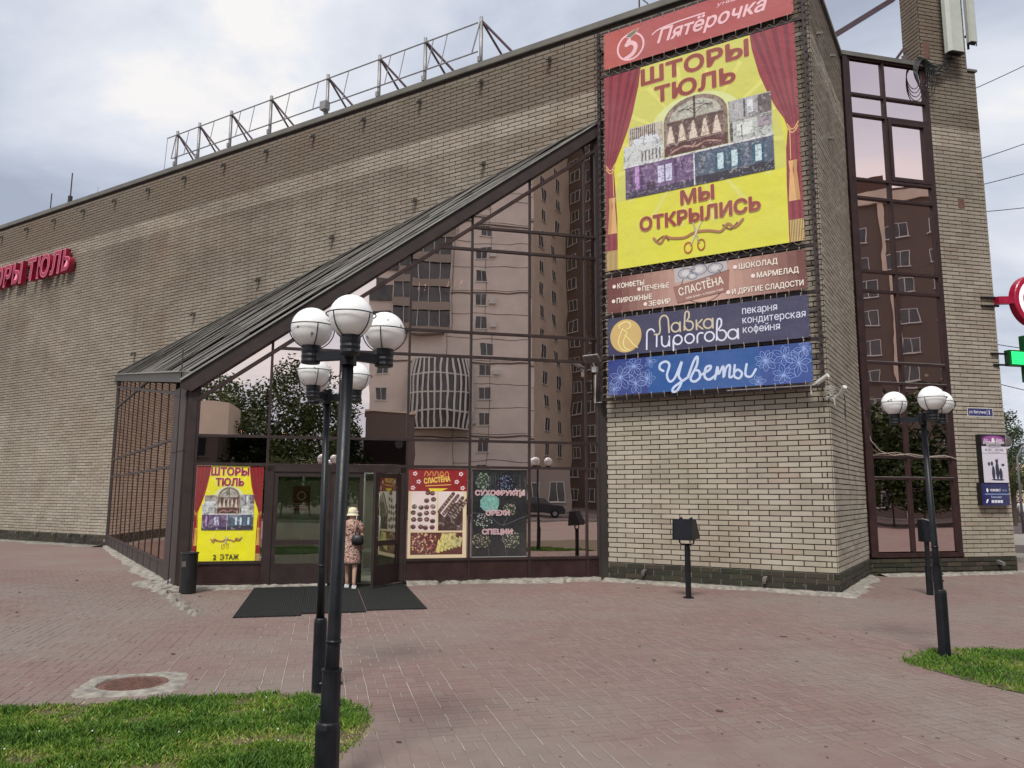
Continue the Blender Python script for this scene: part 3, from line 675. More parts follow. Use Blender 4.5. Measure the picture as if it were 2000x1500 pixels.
# flank glazing
eave = lambda s: 4.10 + (5.88 - 4.10) * s / SL
SB = [1.55] + [2.52 + 1.115 * k for k in range(11)]
SB = [s for s in SB if s < SL - .1] + [SL - .05]
for i in range(len(SB) - 1):
    s0, s1 = SB[i] + .03, SB[i + 1] - .03
    for z0, z1 in ((.42, 2.43), (2.43, 3.02), (3.02, 4.88), (4.88, 7)):
        p = clip([(s0, z0), (s1, z0), (s1, z1), (s0, z1)], -(5.88 - 4.10) / SL, 1, 4.10 - .05)
        if len(p) >= 3 and max(q[1] for q in p) - z0 > .06: pane(sidP, p, ent, 'glass_side', tilt=.0012)
    m = MB(); m.box(sidP, s0 + .01, s1 - .01, -.03, .005, .06, .40); mk('kick_panel', m, 'frame_brown_flat', ent)
for s in SB:
    m = MB(); m.box(sidP, s - .03, s + .03, -.06, .012, .04, eave(s)); mk('mullion', m, 'dark_steel', ent)
for z in (.40, 2.43, 3.02):
    m = MB(); m.box(sidP, 1.52, SL, -.03, .02, z - .03, z + .03); mk('transom', m, 'frame_brown_flat', ent)
m = MB(); m.bar(sidP(6.3, .0, 4.88), sidP(SL, .0, 4.88), .05, .06); mk('transom', m, 'frame_brown_flat', ent)
m = MB(); m.bar(sidP(0, .02, eave(0) - .26), sidP(SL, .02, eave(SL) - .26), .07, .07); mk('transom', m, 'frame_brown_flat', ent)
m = MB(); m.prism([sidP(-.1, .05, eave(0) - .03), sidP(SL + .1, .05, eave(SL) - .03), sidP(SL + .1, .05, eave(SL) + .17), sidP(-.1, .05, eave(0) + .17)], SN * .07); mk('fascia', m, 'coping_grey', ent)
m = MB(); m.bar(sidP(-.1, .11, eave(0) + .19), sidP(SL + .1, .11, eave(SL) + .19), .24, .03); mk('gutter', m, 'flashing', ent)
m = MB(); m.tube([sidP(-.02, .16, 4.75), sidP(-.02, .16, .1)], .012, 6); mk('lightning_rod', m, 'dark_steel', ent)
# roof: staggered metal sheets with raised joints
A_, B_, C_ = Vt((-4.87, 0, 10.74)), Vt((-23.9, 0, 6.10)), glsP(8.95, 0, 4.24)
ru = (A_ - B_).normalized(); rn = (A_ - B_).cross(C_ - B_).normalized()
if rn.z < 0: rn = -rn
rv = rn.cross(ru).normalized()
if rv.y > 0: rv = -rv
def to2(p): d = Vt(p) - B_; return (d.dot(ru), d.dot(rv))
tri = [to2(A_), to2(B_), to2(C_)]
m = MB(); m.prism([A_, B_, C_], -rn * .10); mk('roof_deck', m, 'inner_dark', ent)
Ld = (A_ - B_).length; W_, H_ = .62, 1.35
(ax_, ay_), (bx_, by_), (cx_, cy_) = tri
def half(p, q, inner):
    a, b = q[1] - p[1], -(q[0] - p[0]); c = a * p[0] + b * p[1]
    return (a, b, c) if a * inner[0] + b * inner[1] <= c else (-a, -b, -c)
cen = ((ax_ + bx_ + cx_) / 3, (ay_ + by_ + cy_) / 3); HP = [half(tri[0], tri[1], cen), half(tri[1], tri[2], cen), half(tri[2], tri[0], cen)]
# sheet joints run along the rake beam, so the courses look like long shallow wedges from the ground
ed = ((ax_ - cx_), (ay_ - cy_)); el = math.hypot(*ed); ed = (ed[0] / el, ed[1] / el); en = (-ed[1], ed[0])
for i in range(-30, 60):
    for j in range(-44, 44):
        o_ = (cx_ + ed[0] * i * 2.1 + en[0] * j * .60 + (ed[0] * 1.05 if j % 2 else 0), cy_ + ed[1] * i * 2.1 + en[1] * j * .60 + (ed[1] * 1.05 if j % 2 else 0))
        sk = .5
        P = [(o_[0], o_[1]), (o_[0] + ed[0] * 2.06, o_[1] + ed[1] * 2.06), (o_[0] + ed[0] * (2.06 + sk) + en[0] * .57, o_[1] + ed[1] * (2.06 + sk) + en[1] * .57), (o_[0] + ed[0] * sk + en[0] * .57, o_[1] + ed[1] * sk + en[1] * .57)]
        for h in HP: P = clip(P, *h)
        if len(P) < 3: continue
        ar = abs(sum(P[k][0] * P[(k + 1) % len(P)][1] - P[(k + 1) % len(P)][0] * P[k][1] for k in range(len(P)))) / 2
        if ar < .03: continue
        ta, tb = random.gauss(.006, .010), random.gauss(.034, .012)
        m = MB(); q = [B_ + ru * a + rv * b + rn * (.015 + (a - P[0][0]) * ta + abs((a - o_[0]) * en[0] + (b - o_[1]) * en[1]) * tb) for a, b in P]
        m.prism(q, rn * .018, tint=min(1, max(0, random.gauss(.45, .28)))); mk('roof_sheet', m, 'roof_sheet', ent)
m = MB(); m.bar(A_ + Vt((0, -.06, .06)), B_ + Vt((0, -.06, .06)), .12, .03, up=rn); mk('wall_flashing', m, 'flashing', ent)
# inside: floor, mezzanine edge, back wall, inner porch, ceiling lights
m = MB(); m.prism([glsP(.1, -.15, .01), glsP(8.7, -.15, .01), sidP(SL - .4, -.2, .01), Vt((-22, -.05, .01)), Vt((-5.1, -.05, .01))], (0, 0, .05)); mk('hall_floor', m, 'inner_wall', ent)
m = MB(); m.prism([glsP(.1, -.12, 2.56), glsP(8.6, -.12, 2.56), sidP(9, -.5, 2.56), Vt((-12, -.1, 2.56)), Vt((-5.1, -.1, 2.56))], (0, 0, .36)); mk('mezzanine', m, 'inner_dark', ent)
m = MB(); m.box(FW, -23.8, -4.9, .03, .06, .05, 5.0); m.prism([Vt((-23.8, -.03, 5)), Vt((-4.9, -.03, 5)), Vt((-4.9, -.03, 10.5)), Vt((-23.8, -.03, 5.85))], (0, -.03, 0)); mk('hall_wall', m, 'inner_dark', ent)
m = MB(); m.box(glsP, 4.3, 7.6, -3.2, -3.1, .06, 2.55); m.box(glsP, 4.2, 4.3, -3.1, -.2, .06, 2.55); mk('porch_wall', m, 'inner_wall', ent)
m = MB()
for a in (4.5, 5.2, 5.9, 6.6, 7.25): m.box(glsP, a - .03, a + .03, -2.3, -2.24, .06, 2.4)
for z in (.10, .55, 2.38): m.box(glsP, 4.5, 7.25, -2.31, -2.23, z - .04, z + .04)
mk('inner_door_frame', m, 'inner_frame', ent)
for k, (s, o_, z) in enumerate(((3.9, -1.6, 6.95), (3.0, -1.7, 7.1), (1.0, -1.0, 7.7))):
    for q in range(3):
        m = MB(); m.bar(glsP(s + q * .16, o_, z), glsP(s + q * .16 - .05, o_ - .75, z), .035, .02); mk('ceiling_tube', m, 'tube_light', ent)
for s, o_ in ((7.9, -.9), (7.05, -.9)):
    m = MB(); m.sphere(glsP(s, o_, 3.02 + .16), .035, 12, 8); mk('spot_lamp', m, 'warm_spot', ent)
m = MB()
for a in (5.0, 6.6):
    m.box(glsP, a - .5, a + .5, -1.25, -1.15, 2.50, 2.53)
mk('porch_tube', m, 'tube_light', ent)
# door unit
m = MB(); m.box(glsP, 7.13, 7.26, -.06, .05, .05, 2.42); m.box(glsP, 4.46, 4.56, -.06, .05, .05, 2.42); m.box(glsP, 4.46, 7.26, -.06, .05, 2.31, 2.42); m.box(glsP, 6.00, 6.10, -.06, .05, .05, 2.31)
mk('door_frame', m, 'frame_brown', ent)
def leaf(F, s0, s1, zt, name, mids=(.88,), bot=.46, hs=None):
    m = MB(); w = .085
    m.box(F, s0, s0 + w, -.03, .03, .06, zt); m.box(F, s1 - w, s1, -.03, .03, .06, zt); m.box(F, s0 + w, s1 - w, -.03, .03, .06, bot); m.box(F, s0 + w, s1 - w, -.03, .03, zt - .10, zt)
    for z in mids: m.box(F, s0 + w, s1 - w, -.03, .03, z - .05, z + .05)
    d = mk(name, m, 'frame_brown', ent)
    zs = [bot] + list(mids) + [zt - .1]
    for a, b in zip(zs[:-1], zs[1:]):
        mm = MB(); mm.prism([F(x, -.004, z) for x, z in ((s0 + w, a), (s1 - w, a), (s1 - w, b), (s0 + w, b))], F(0, .008, 0) - F(0, 0, 0)); mk('door_glass', mm, 'glass_door', d)
    if hs is not None:
        mm = MB(); mm.tube([F(hs, .03, 1.0), F(hs, .085, 1.0), F(hs, .085, 1.42), F(hs, .03, 1.42)], .014, 8); mk('handle', mm, 'galvanised', d, smooth=True)
    return d
fx = leaf(glsP, 6.10, 7.13, 2.31, 'side_light', hs=None)
leaf(glsP, 5.32, 6.00, 2.31, 'door', hs=5.45)
HG = glsP(4.58, .05, 0); da = R(52); dd = (GD * math.cos(da) + GN * math.sin(da)); dn = (GN * math.cos(da) - GD * math.sin(da))
opn = lambda s, off, z: HG + dd * s + dn * off + UP * z
dl = leaf(opn, 0, .92, 2.29, 'open_door', hs=.82)
m = MB()
for z in (1.62, ): m.tube([opn(.82, .03, z), opn(.82, .06, z), opn(.82, .06, z + .26), opn(.82, .03, z + .26)], .012, 8)
mk('handle', m, 'galvanised', dl, smooth=True)
# ------------------------------------------------------------------ stair tower
tow = thing('stair_tower', tuple(towP(2.1, -2, 0)), 'tall brick stair tower at the corner with a full height strip of pink mirror glass', 'tower')
m = MB(); m.box(towP, 2.66, 4.22, -6, 0, 0, 13.35); m.box(towP, 2.52, 3.98, -.62, -.003, 13.35, 16.6); m.box(towP, 0.05, 2.66, -6, -.25, 0, 13.2); m.box(towP, 0.05, 2.66, -.26, 0, 0, .40)
mk('wall', m, 'mortar_dark', tow)
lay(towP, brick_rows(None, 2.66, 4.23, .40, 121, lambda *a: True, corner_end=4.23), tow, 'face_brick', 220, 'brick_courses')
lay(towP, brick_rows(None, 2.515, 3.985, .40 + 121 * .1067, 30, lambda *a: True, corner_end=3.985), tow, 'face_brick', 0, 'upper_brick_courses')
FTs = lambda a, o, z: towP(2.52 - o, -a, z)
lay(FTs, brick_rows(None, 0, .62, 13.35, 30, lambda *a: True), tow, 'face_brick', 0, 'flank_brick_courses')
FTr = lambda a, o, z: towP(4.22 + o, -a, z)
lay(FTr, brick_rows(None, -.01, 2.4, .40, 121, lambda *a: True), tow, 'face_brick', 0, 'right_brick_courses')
FTp = lambda a, o, z: towP(a, o + .012, z)
m = MB(); m.box(towP, .02, 4.235, .0, .0115, 0, .394); mk('plinth_mortar', m, 'mortar_dark', tow)
lay(FTp, brick_rows(None, .02, 4.245, -.03, 4, lambda *a: True, corner_end=4.245), tow, 'plinth_brick', 44, 'plinth_courses', 'plinth_brick')
m = MB(); m.box(towP, 0.0, 4.3, -6, .04, 13.38, 13.42) if False else m.box(towP, 3.98, 4.28, -1.5, .04, 13.36, 13.42); mk('ledge', m, 'coping_grey', tow)
win = MB(); win.box(towP, .03, .17, -.20, .07, .44, 13.30); win.box(towP, .17, .26, -.20, .03, .44, 13.25); win.box(towP, 2.52, 2.655, -.20, .03, .44, 13.28); win.box(towP, .17, 2.6, -.2, .04, 13.20, 13.30); win.box(towP, .03, 2.66, -.2, .05, .42, .52)
wf = mk('window', win, 'frame_maroon', tow)
m = MB(); m.box(towP, 1.23, 1.31, -.1, .025, .5, 13.2); mk('mullion', m, 'frame_maroon', wf)
TT = [.52, 2.31, 2.82, 4.64, 5.15, 6.97, 7.48, 9.41, 9.90, 11.66, 12.22, 13.2]
for k, z in enumerate(TT[1:-1]):
    m = MB(); m.box(towP, .25, 2.53, -.08, .032, z - .032, z + .032); mk('transom', m, 'frame_maroon', wf)
    if z < 6: 
        m = MB(); m.box(towP, .25, 2.53, .032, .04, z + .02, z + .034); mk('drip_edge', m, 'flashing', wf)
for k in range(len(TT) - 1):
    for a, b in ((.25, 1.24), (1.30, 2.53)):
        pane(towP, [(a, TT[k] + .03), (b, TT[k] + .03), (b, TT[k + 1] - .03), (a, TT[k + 1] - .03)], wf, 'glass_tower', off=-.03, tilt=.002)
m = MB()   # opening casement frame, top right
a, b, z0, z1 = 1.32, 2.52, 9.95, 11.62
m.box(towP, a, a + .10, -.03, .04, z0, z1); m.box(towP, b - .12, b, -.03, .04, z0, z1); m.box(towP, a + .1, b - .12, -.03, .04, z0, z0 + .1); m.box(towP, a + .1, b - .12, -.03, .04, z1 - .1, z1); mk('casement', m, 'frame_maroon', wf)
m = MB(); m.box(towP, -.02, 2.7, -.3, .08, 13.30, 13.36); m.box(towP, -.02, 2.7, .065, .09, 13.24, 13.30); mk('coping', m, 'coping_grey', tow)
# rails and beam on the tower roof
m = MB(); m.bar(towP(-.12, -.9, 13.95), towP(2.45, -.75, 15.75), .12, .13); m.bar(towP(.42, -.8, 13.35), towP(.42, -.8, 14.3), .09); m.bar(towP(1.95, -.6, 13.4), towP(2.45, -.5, 14.1), .07); m.bar(towP(2.3, -.35, 13.36), towP(2.3, -.35, 13.75), .13)
mk('roof_rail', m, 'rail_purple', tow)
for x, z in ((3.43, 9.54), (2.70, 13.9)):
    m = MB(); m.box(towP, x - .1, x + .1, .0, .02, z - .14 - (.2 if z > 12 else 0), z + .12); mk('vent', m, 'rust', tow)
m = MB(); m.prism([towP(3.62, .012, .24), towP(3.62, .19, .20), towP(3.62, .19, .27), towP(3.62, .012, .33)], TD * .09); mk('bracket', m, 'galvanised', tow)
# cellular antennas and their cable loops
def antenna(s, off, z0, z1, w, d, label, rz=0):
    t = thing('cell_antenna', tuple(towP(s, off, z0)), label, 'antenna', 'panel antennas on the tower')
    m = MB(); pr = [(-w / 2, 0), (-w / 2, d * .6), (-w * .36, d), (w * .36, d), (w / 2, d * .6), (w / 2, 0)]
    m.prism([towP(s + a, off + o, z0) for a, o in pr], UP * (z1 - z0)); mk('housing', m, 'antenna_white', t)
    m = MB(); m.tube([towP(s, off - .07, z0 - .1), towP(s, off - .07, z1)], .03, 8)
    for z in (z0 + .25, z1 - .4): m.box(towP, s - .05, s + .05, -.02, off, z, z + .06)
    mk('mounting_pole', m, 'dark_steel', t)
    m = MB(); m.box(towP, s - w / 2 + .03, s + w / 2 - .03, off + .02, off + d - .03, z0 - .03, z0)
    for k in range(6): m.tube([towP(s - .14 + .055 * k, off + .07, z0), towP(s - .14 + .055 * k, off + .07, z0 - .07)], .014, 6)
    mk('connector_plate', m, 'black_plastic', t)
antenna(3.34, .22, 13.62, 16.3, .50, .20, 'long pale panel antenna on the front of the brick column, above the cable loops')
antenna(4.06, .10, 14.1, 16.4, .24, .16, 'narrow pale panel antenna at the right edge of the brick column')
m = MB(); rr_ = random.Random(3)
for k in range(11):
    s0 = 3.20 + .05 * (k % 6); s1 = 2.40 + rr_.uniform(-.08, .1); dp = rr_.uniform(.25, .62); P = []
    for i in range(15):
        t = i / 14; P.append(towP(s0 + (s1 - s0) * t ** .9, .20 - .12 * t, 13.55 - dp * math.sin(math.pi * min(1, t * 1.02)) * (1 - .15 * t) - .05 * t))
    m.tube(P, .014, 5)
for k in range(5):
    c = towP(2.36 + .03 * k, .10, 13.05 - .05 * k); rx, rz_ = .20 + .02 * k, .34 + .05 * k
    m.tube([c + TD * (rx * math.cos(a)) + UP * (rz_ * math.sin(a)) + TN * (.02 * k) for a in [2 * math.pi * q / 18 for q in range(18)]], .011, 5, closed=True)
cb = mk('antenna_cables', m, 'black_plastic'); cb['label'] = 'tangle of black cable loops hanging under the long panel antenna'; cb['category'] = 'cables'
m = MB(); P = [(.05, 2.86 + 1.1), (.1, 3.6), (.2, 3.2), (.45, 2.95), (.8, 2.86), (1.3, 2.90), (1.8, 2.84), (2.3, 2.88), (2.62, 2.80)]
m.tube([towP(a, .06, z) for a, z in P], .012, 5); P = [(.3, 2.87), (.9, 2.93), (1.5, 2.82), (2.4, 2.84)]; m.tube([towP(a, .065, z) for a, z in P], .008, 5)
o = mk('loose_cable', m, 'rope'); o['label'] = 'pale loose cable sagging across the tower glazing at transom height'; o['category'] = 'cable'
# ------------------------------------------------------------------ roof sign frame (empty truss)
tr = thing('rooftop_sign_frame', (-15, .6, 13.2), 'empty steel lattice frame for letters standing along the flat roof edge', 'roof frame')
PX = [-8.67, -10.63, -12.38, -14.53, -17.14, -19.15, -20.87, -22.13]
for x in PX:
    m = MB(); m.tube([(x, .5, 13.1), (x, .5, 15.1)], .052, 8); mk('post', m, 'galvanised', tr, smooth=True)
    m = MB(); m.tube([(x, .5, 15.0), (x + .75, 1.25, 13.3)], .032, 6); m.tube([(x, .5, 15.0), (x + 1.35, .95, 13.3)], .036, 6); mk('brace', m, 'rail_purple', tr)
    m = MB(); m.box(FW, x - .07, x + .02, -.5, -.42, 13.75, 13.9); mk('clamp', m, 'galvanised', tr)
for z in (14.93, 14.06):
    m = MB(); m.tube([(-8.75, .45, z), (-22.3 if z < 14.5 else -22.65, .45, z)], .022, 6); mk('rail', m, 'galvanised', tr)
m = MB(); m.tube([(-8.67, .45, 14.93), (-8.95, .45, 14.06)], .02, 6); m.tube([(-22.13, .45, 14.93), (-22.35, .45, 14.06)], .02, 6); m.tube([(-22.65, .45, 14.93), (-22.75, .45, 13.3)], .012, 6); mk('end_strut', m, 'galvanised', tr)
for x in (-9.8, -10.3, -11.35, -11.9, -13.6, -14.9, -16.2, -17.9, -18.6, -20.0, -21.4):
    m = MB(); m.tube([(x, .45, 14.93), (x - .22, .45, 14.06)], .014, 5); mk('slat', m, 'galvanised', tr)
m = MB(); m.box(FW, -14.55, -14.3, -.4, -.2, 13.78, 14.05); mk('junction_box', m, 'galvanised', tr)
# lightning rods and small masts on the far roof
def mast(x, y, h, r0, label, drum=False):
    t = thing('roof_mast', (x, y, 13.1), label, 'mast', 'masts on the far roof')
    m = MB(); m.tube([(x, y, 13.1), (x, y, 13.1 + h * .55)], r0, 8); m.tube([(x, y, 13.1 + h * .55), (x, y, 13.1 + h)], r0 * .3, 6); mk('pole', m, 'dark_steel', t)
    m = MB()
    if drum: m.lathe((x + .2, y, 13.45), [(.24, 0), (.26, .05), (.26, .5), (.2, .58)], 14); m.box(lambda a, o, z: Vt((x + a, y + o, z)), -.2, .2, -.04, .04, 14.6, 14.66)
    else: m.box(lambda a, o, z: Vt((x + a, y + o, z)), -r0 * 3, r0 * 3, -.1, .1, 13.1, 13.35)
    mk('fitting', m, 'black_paint', t)
mast(-33.9, 2.2, 2.6, .09, 'mast with a drum shaped antenna at the left end of the roof', True)
mast(-33.0, 3.0, 1.9, .05, 'short thin mast with a small box base on the roof')
mast(-30.0, 1.0, 2.3, .09, 'dark mast with a thin rod standing above the red letters')
mast(-27.6, .8, 1.1, .022, 'thinnest bare rod on the roof left of the lattice frame')
# ------------------------------------------------------------------ flat print helper
_gl = {}
def glyphs(body, shear):
    """letter by letter setting, used where the built-in face lacks clean outlines for a letter"""
    V, F_, x = [], [], 0.0
    for ch in body:
        if ch == ' ': x += .32; continue
        if ch not in _gl:
            if ch == 'н': v, f = text_mesh('Н', 0, 0); v = [(a * .82, b * .755, 0) for a, b, c in v]
            elif ch in 'фФ':
                v, f = text_mesh('О' if ch == 'Ф' else 'о', 0, 0); a0, a1 = min(q[0] for q in v), max(q[0] for q in v); mid = (a0 + a1) / 2; k = len(v)
                if ch == 'Ф': v = [(a, .08 + b * .80, 0) for a, b, c in v]
                t_, b_, w_ = (.75, -.02, .045) if ch == 'Ф' else (.74, -.2, .036); v = v + [(mid - w_, b_, 0), (mid + w_, b_, 0), (mid + w_, t_, 0), (mid - w_, t_, 0)]; f = f + [(k, k + 1, k + 2, k + 3)]
            else: v, f = text_mesh(ch, 0, 0)
            _gl[ch] = (v, f)
        v, f = _gl[ch]; x0, x1 = min(q[0] for q in v), max(q[0] for q in v); b = len(V)
        V += [(x + q[0] - x0, q[1], 0) for q in v]; F_ += [tuple(b + t for t in q) for q in f]; x += x1 - x0 + .095
    return [(q[0] + q[1] * shear, q[1], 0) for q in V], F_
def text_mesh(body, bold=0.0, shear=0.0, extrude=0.0, spacing=1.0):
    c = bpy.data.curves.new('lettering', 'FONT'); c.body = body; c.size = 1.0; c.offset = bold; c.shear = shear; c.extrude = extrude; c.space_character = spacing; c.resolution_u = 3
    o = bpy.data.objects.new('lettering', c); COL.objects.link(o); bpy.context.view_layer.update()
    me = bpy.data.meshes.new_from_object(o.evaluated_get(bpy.context.evaluated_depsgraph_get()))
    v = [tuple(q.co) for q in me.vertices]; f = [tuple(p.vertices) for p in me.polygons]
    bpy.data.objects.remove(o); bpy.data.curves.remove(c); bpy.data.meshes.remove(me); return v, f
def rgb(*c): return s2l(c)
def pho(*c): return s2l(c)[:3] + (0.0,)
class Art:
    """flat coloured print laid out in metres on a frame F(u, off, v); later layers lie 0.4 mm higher"""
    def __init__(s, F, off=0.0): s.F = F; s.m = MB(); s.k = 0; s.off = off; s.q = 0
    def lay(s): s.k += 1
    def P(s, u, v): return s.F(u, s.off + s.k * .0008 + s.q, v)
    def poly(s, pts, col, q=None): s.q = random.uniform(0, .0003) if q is None else q; s.m.poly([s.P(*p) for p in pts], col=col); return s
    def rect(s, a, b, c, d, col): return s.poly([(a, b), (c, b), (c, d), (a, d)], col)
    def ell(s, cx, cy, rx, ry, col, n=36, rot=0):
        cr_, sr = math.cos(rot), math.sin(rot)
        return s.poly([(cx + rx * math.cos(t) * cr_ - ry * math.sin(t) * sr, cy + rx * math.cos(t) * sr + ry * math.sin(t) * cr_) for t in [2 * math.pi * i / n for i in range(n)]], col)
    def ring(s, cx, cy, r, w, col, n=40, ry=None):
        ry = ry or r
        for i in range(n):
            a, b = 2 * math.pi * i / n, 2 * math.pi * (i + 1) / n
            s.poly([(cx + r * math.cos(a), cy + ry * math.sin(a)), (cx + r * math.cos(b), cy + ry * math.sin(b)), (cx + (r - w) * math.cos(b), cy + (ry - w) * math.sin(b)), (cx + (r - w) * math.cos(a), cy + (ry - w) * math.sin(a))], col)
        return s
    def line(s, pts, w, col, smooth=0, closed=False, round_=True):
        pts = [tuple(p) for p in pts]
        if smooth:
            P = pts if not closed else [pts[-1]] + pts + pts[:2]; out = []
            rngi = range(len(pts) - 1) if not closed else range(1, len(P) - 2)
            for i in rngi:
                p0 = P[max(i - 1, 0)]; p1 = P[i]; p2 = P[i + 1]; p3 = P[min(i + 2, len(P) - 1)]
                for k in range(smooth):
                    t = k / smooth; out.append(tuple(.5 * ((2 * p1[q]) + (-p0[q] + p2[q]) * t + (2 * p0[q] - 5 * p1[q] + 4 * p2[q] - p3[q]) * t * t + (-p0[q] + 3 * p1[q] - 3 * p2[q] + p3[q]) * t ** 3) for q in (0, 1)))
            out.append(P[-1] if not closed else P[-2]); pts = out
        n = len(pts); ws = w if hasattr(w, '__len__') else None; L = []; Rr = []
        for i in range(n):
            a = pts[max(i - 1, 0)]; b = pts[min(i + 1, n - 1)]; dx, dy = b[0] - a[0], b[1] - a[1]; d = math.hypot(dx, dy) or 1
            ww = (ws[0] + (ws[1] - ws[0]) * i / max(1, n - 1)) if ws else w
            nx, ny = -dy / d * ww / 2, dx / d * ww / 2; L.append((pts[i][0] + nx, pts[i][1] + ny)); Rr.append((pts[i][0] - nx, pts[i][1] - ny))
        for i in range(n - 1): s.poly([Rr[i], Rr[i + 1], L[i + 1], L[i]], col)
        if round_ and not ws and not closed:
            for p in (pts[0], pts[-1]): s.ell(p[0], p[1], w / 2, w / 2, col, 10)
        return s
    def text(s, body, x, y, h, col, w=None, bold=0.0, shear=0.0, align='L', spacing=1.0, rot=0.0, outline=None, ow=.02):
        v, f = glyphs(body, shear) if set(body) & set('нфФ') else text_mesh(body, 0.0, shear, 0, spacing)
        if not v: return s
        x0, x1 = min(q[0] for q in v), max(q[0] for q in v); y1 = .73; k = h / y1
        kx = k if w is None else w / (x1 - x0)
        ox = {'L': 0, 'C': -(x1 - x0) / 2, 'R': -(x1 - x0)}[align] - x0; ca, sa = math.cos(rot), math.sin(rot)
        def put(col_, fat):
            sh = [(0, 0)] if fat <= 0 else [(fat * math.cos(i * math.pi / 4), fat * math.sin(i * math.pi / 4)) for i in range(8)] + [(0, 0)]
            if 0 < fat < .014: sh = [(-fat, 0), (fat, 0), (0, fat), (0, -fat)]
            for dx, dy in sh:
                pp = []
                for q in v: a, c2 = (q[0] + ox) * kx + dx * k, (q[1] + dy) * k; pp.append((x + a * ca - c2 * sa, y + a * sa + c2 * ca))
                for q in f: s.poly([pp[t] for t in q], col_, .00005 * sh.index((dx, dy)) + random.uniform(0, .00004))
        if outline: put(outline, bold + ow); s.lay()
        put(col, bold); return s
    def done(s, name, parent, mat='print', **kw):
        return mk(name, s.m, mat, parent, **kw)
def sheet(F, w, h, parent, mat, name='fabric', t=.012, nu=12, nv=10, billow=.012, seed=0, col=None):
    """the banner cloth itself: a slightly billowed sheet with thickness"""
    m = MB(); m.box(F, 0, w, -t, -.001, 0, h); return mk(name, m, mat, parent)
BF = lambda u, off, v: Vt((-4.56 + u, -.35 - off, v))
def bframe(z0): return lambda u, off, v: Vt((-4.56 + u, -.35 - off, z0 + v))
MARO, YEL, WHT = rgb(120, 22, 32), rgb(243, 232, 20), rgb(250, 250, 250)
simple('banner_back', K(.03, .02, .02), .7)
def ties(parent, F, w, h, n, sides=True):
    m = MB(); r = random.Random(n)
    for k in range(n):
        u = (k + .5) * w / n; m.tube([F(u, .01, .03), F(u + .01, .02, -.03), F(u + r.uniform(-.01, .01), -.02, -.10)], .007, 4); m.tube([F(u, .01, h - .03), F(u, .02, h + .02), F(u + r.uniform(-.01, .01), -.02, h + .06)], .007, 4)
    k = max(2, int(h / .2))
    for i in range(k + 1):
        v = .03 + (h - .06) * i / k
        m.tube([F(.03, .01, v), F(-.05, .015, v + .01), F(-.14, -.03, v)], .007, 4); m.tube([F(w - .03, .01, v), F(w + .05, .015, v + .01), F(w + .14, -.03, v)], .007, 4)
    mk('lacing', m, 'rope', parent, kind='stuff')
def zig(parent, F, w, v0, v1, n, vertical=False, h=None):
    m = MB(); P = []
    for i in range(n + 1): P.append(F(w * i / n, .0, v0 if i % 2 else v1) if not vertical else F(v0 if i % 2 else v1, .0, h * i / n))
    m.tube(P, .006, 4); mk('zigzag_lacing', m, 'rope', parent)
# steel grid that carries the banners
gr = thing('banner_scaffold', (-2.4, -.2, 4.0), 'dark red steel frame that holds the stack of banners on the brick pier', 'banner frame')
m = MB()
for x in (-4.74, -3.2, -1.6, -.05): m = MB(); m.bar((x, -.26, 3.96), (x, -.26, 12.9), .07); mk('upright', m, 'dark_steel', gr)
for z in (3.99, 4.93, 5.88, 6.84, 11.74, 12.84): m = MB(); m.bar((-4.74, -.25, z), (-.05, -.25, z), .065); mk('crossbar', m, 'dark_steel', gr)
m = MB()
for z in (5.0, 8.0, 11, 12.5): 
    for x in (-4.74, -.05): m = MB(); m.bar((x, -.0, z), (x, -.26, z), .05); mk('standoff', m, 'dark_steel', gr)
m = MB(); P = [Vt((-4.74 + 4.69 * i / 26, -.21, 11.70 if i % 2 else 11.82)) for i in range(27)]; m.tube(P, .012, 5)
for x in (-4.78, .0):
    P = [Vt((x - .05 if i % 2 else x + .07, -.30, 4.0 + 8.8 * i / 100)) for i in range(101)]; m.tube(P, .007, 4)
mk('lattice', m, 'dark_steel', gr, kind='stuff')
# --- 1 red supermarket banner
b1 = thing('banner', (-2.4, -.35, 11.85), 'faded red banner with a leafy figure five and white cursive lettering, topmost in the stack', 'banner')
F = bframe(11.85); sheet(F, 4.33, .92, b1, 'banner_back'); A = Art(F)
CO = rgb(178, 84, 84); PK = rgb(246, 198, 205)
A.rect(0, 0, 4.33, .92, CO); A.lay(); A.rect(0, 0, .9, .92, rgb(186, 88, 80)); A.lay()
A.ring(.68, .40, .345, .045, PK); A.lay()
A.line([(.60, .53), (.66, .61), (.66, .50), (.57, .44)], .05, PK, 4); A.line([(.58, .47), (.70, .49), (.79, .42), (.80, .32), (.72, .20), (.55, .13)], .10, PK, 6); A.lay()
A.poly([(.56, .66), (.68, .62), (.80, .68), (.90, .80), (.76, .78), (.64, .74)], rgb(120, 122, 96)); A.line([(.56, .66), (.68, .62), (.80, .68), (.90, .80), (.76, .78), (.64, .74), (.56, .66)], .014, PK); A.lay()
A.text('Пятёрочка', 1.34, .27, .33, PK, w=2.45, bold=.022, shear=.32); A.line([(1.22, .52), (1.38, .60), (1.8, .64), (2.45, .645)], .036, PK, 5); A.text('универсам', 2.72, .70, .09, PK, w=1.1, bold=.012, shear=.25, spacing=1.3)
A.done('print', b1); ties(b1, F, 4.33, .92, 16)
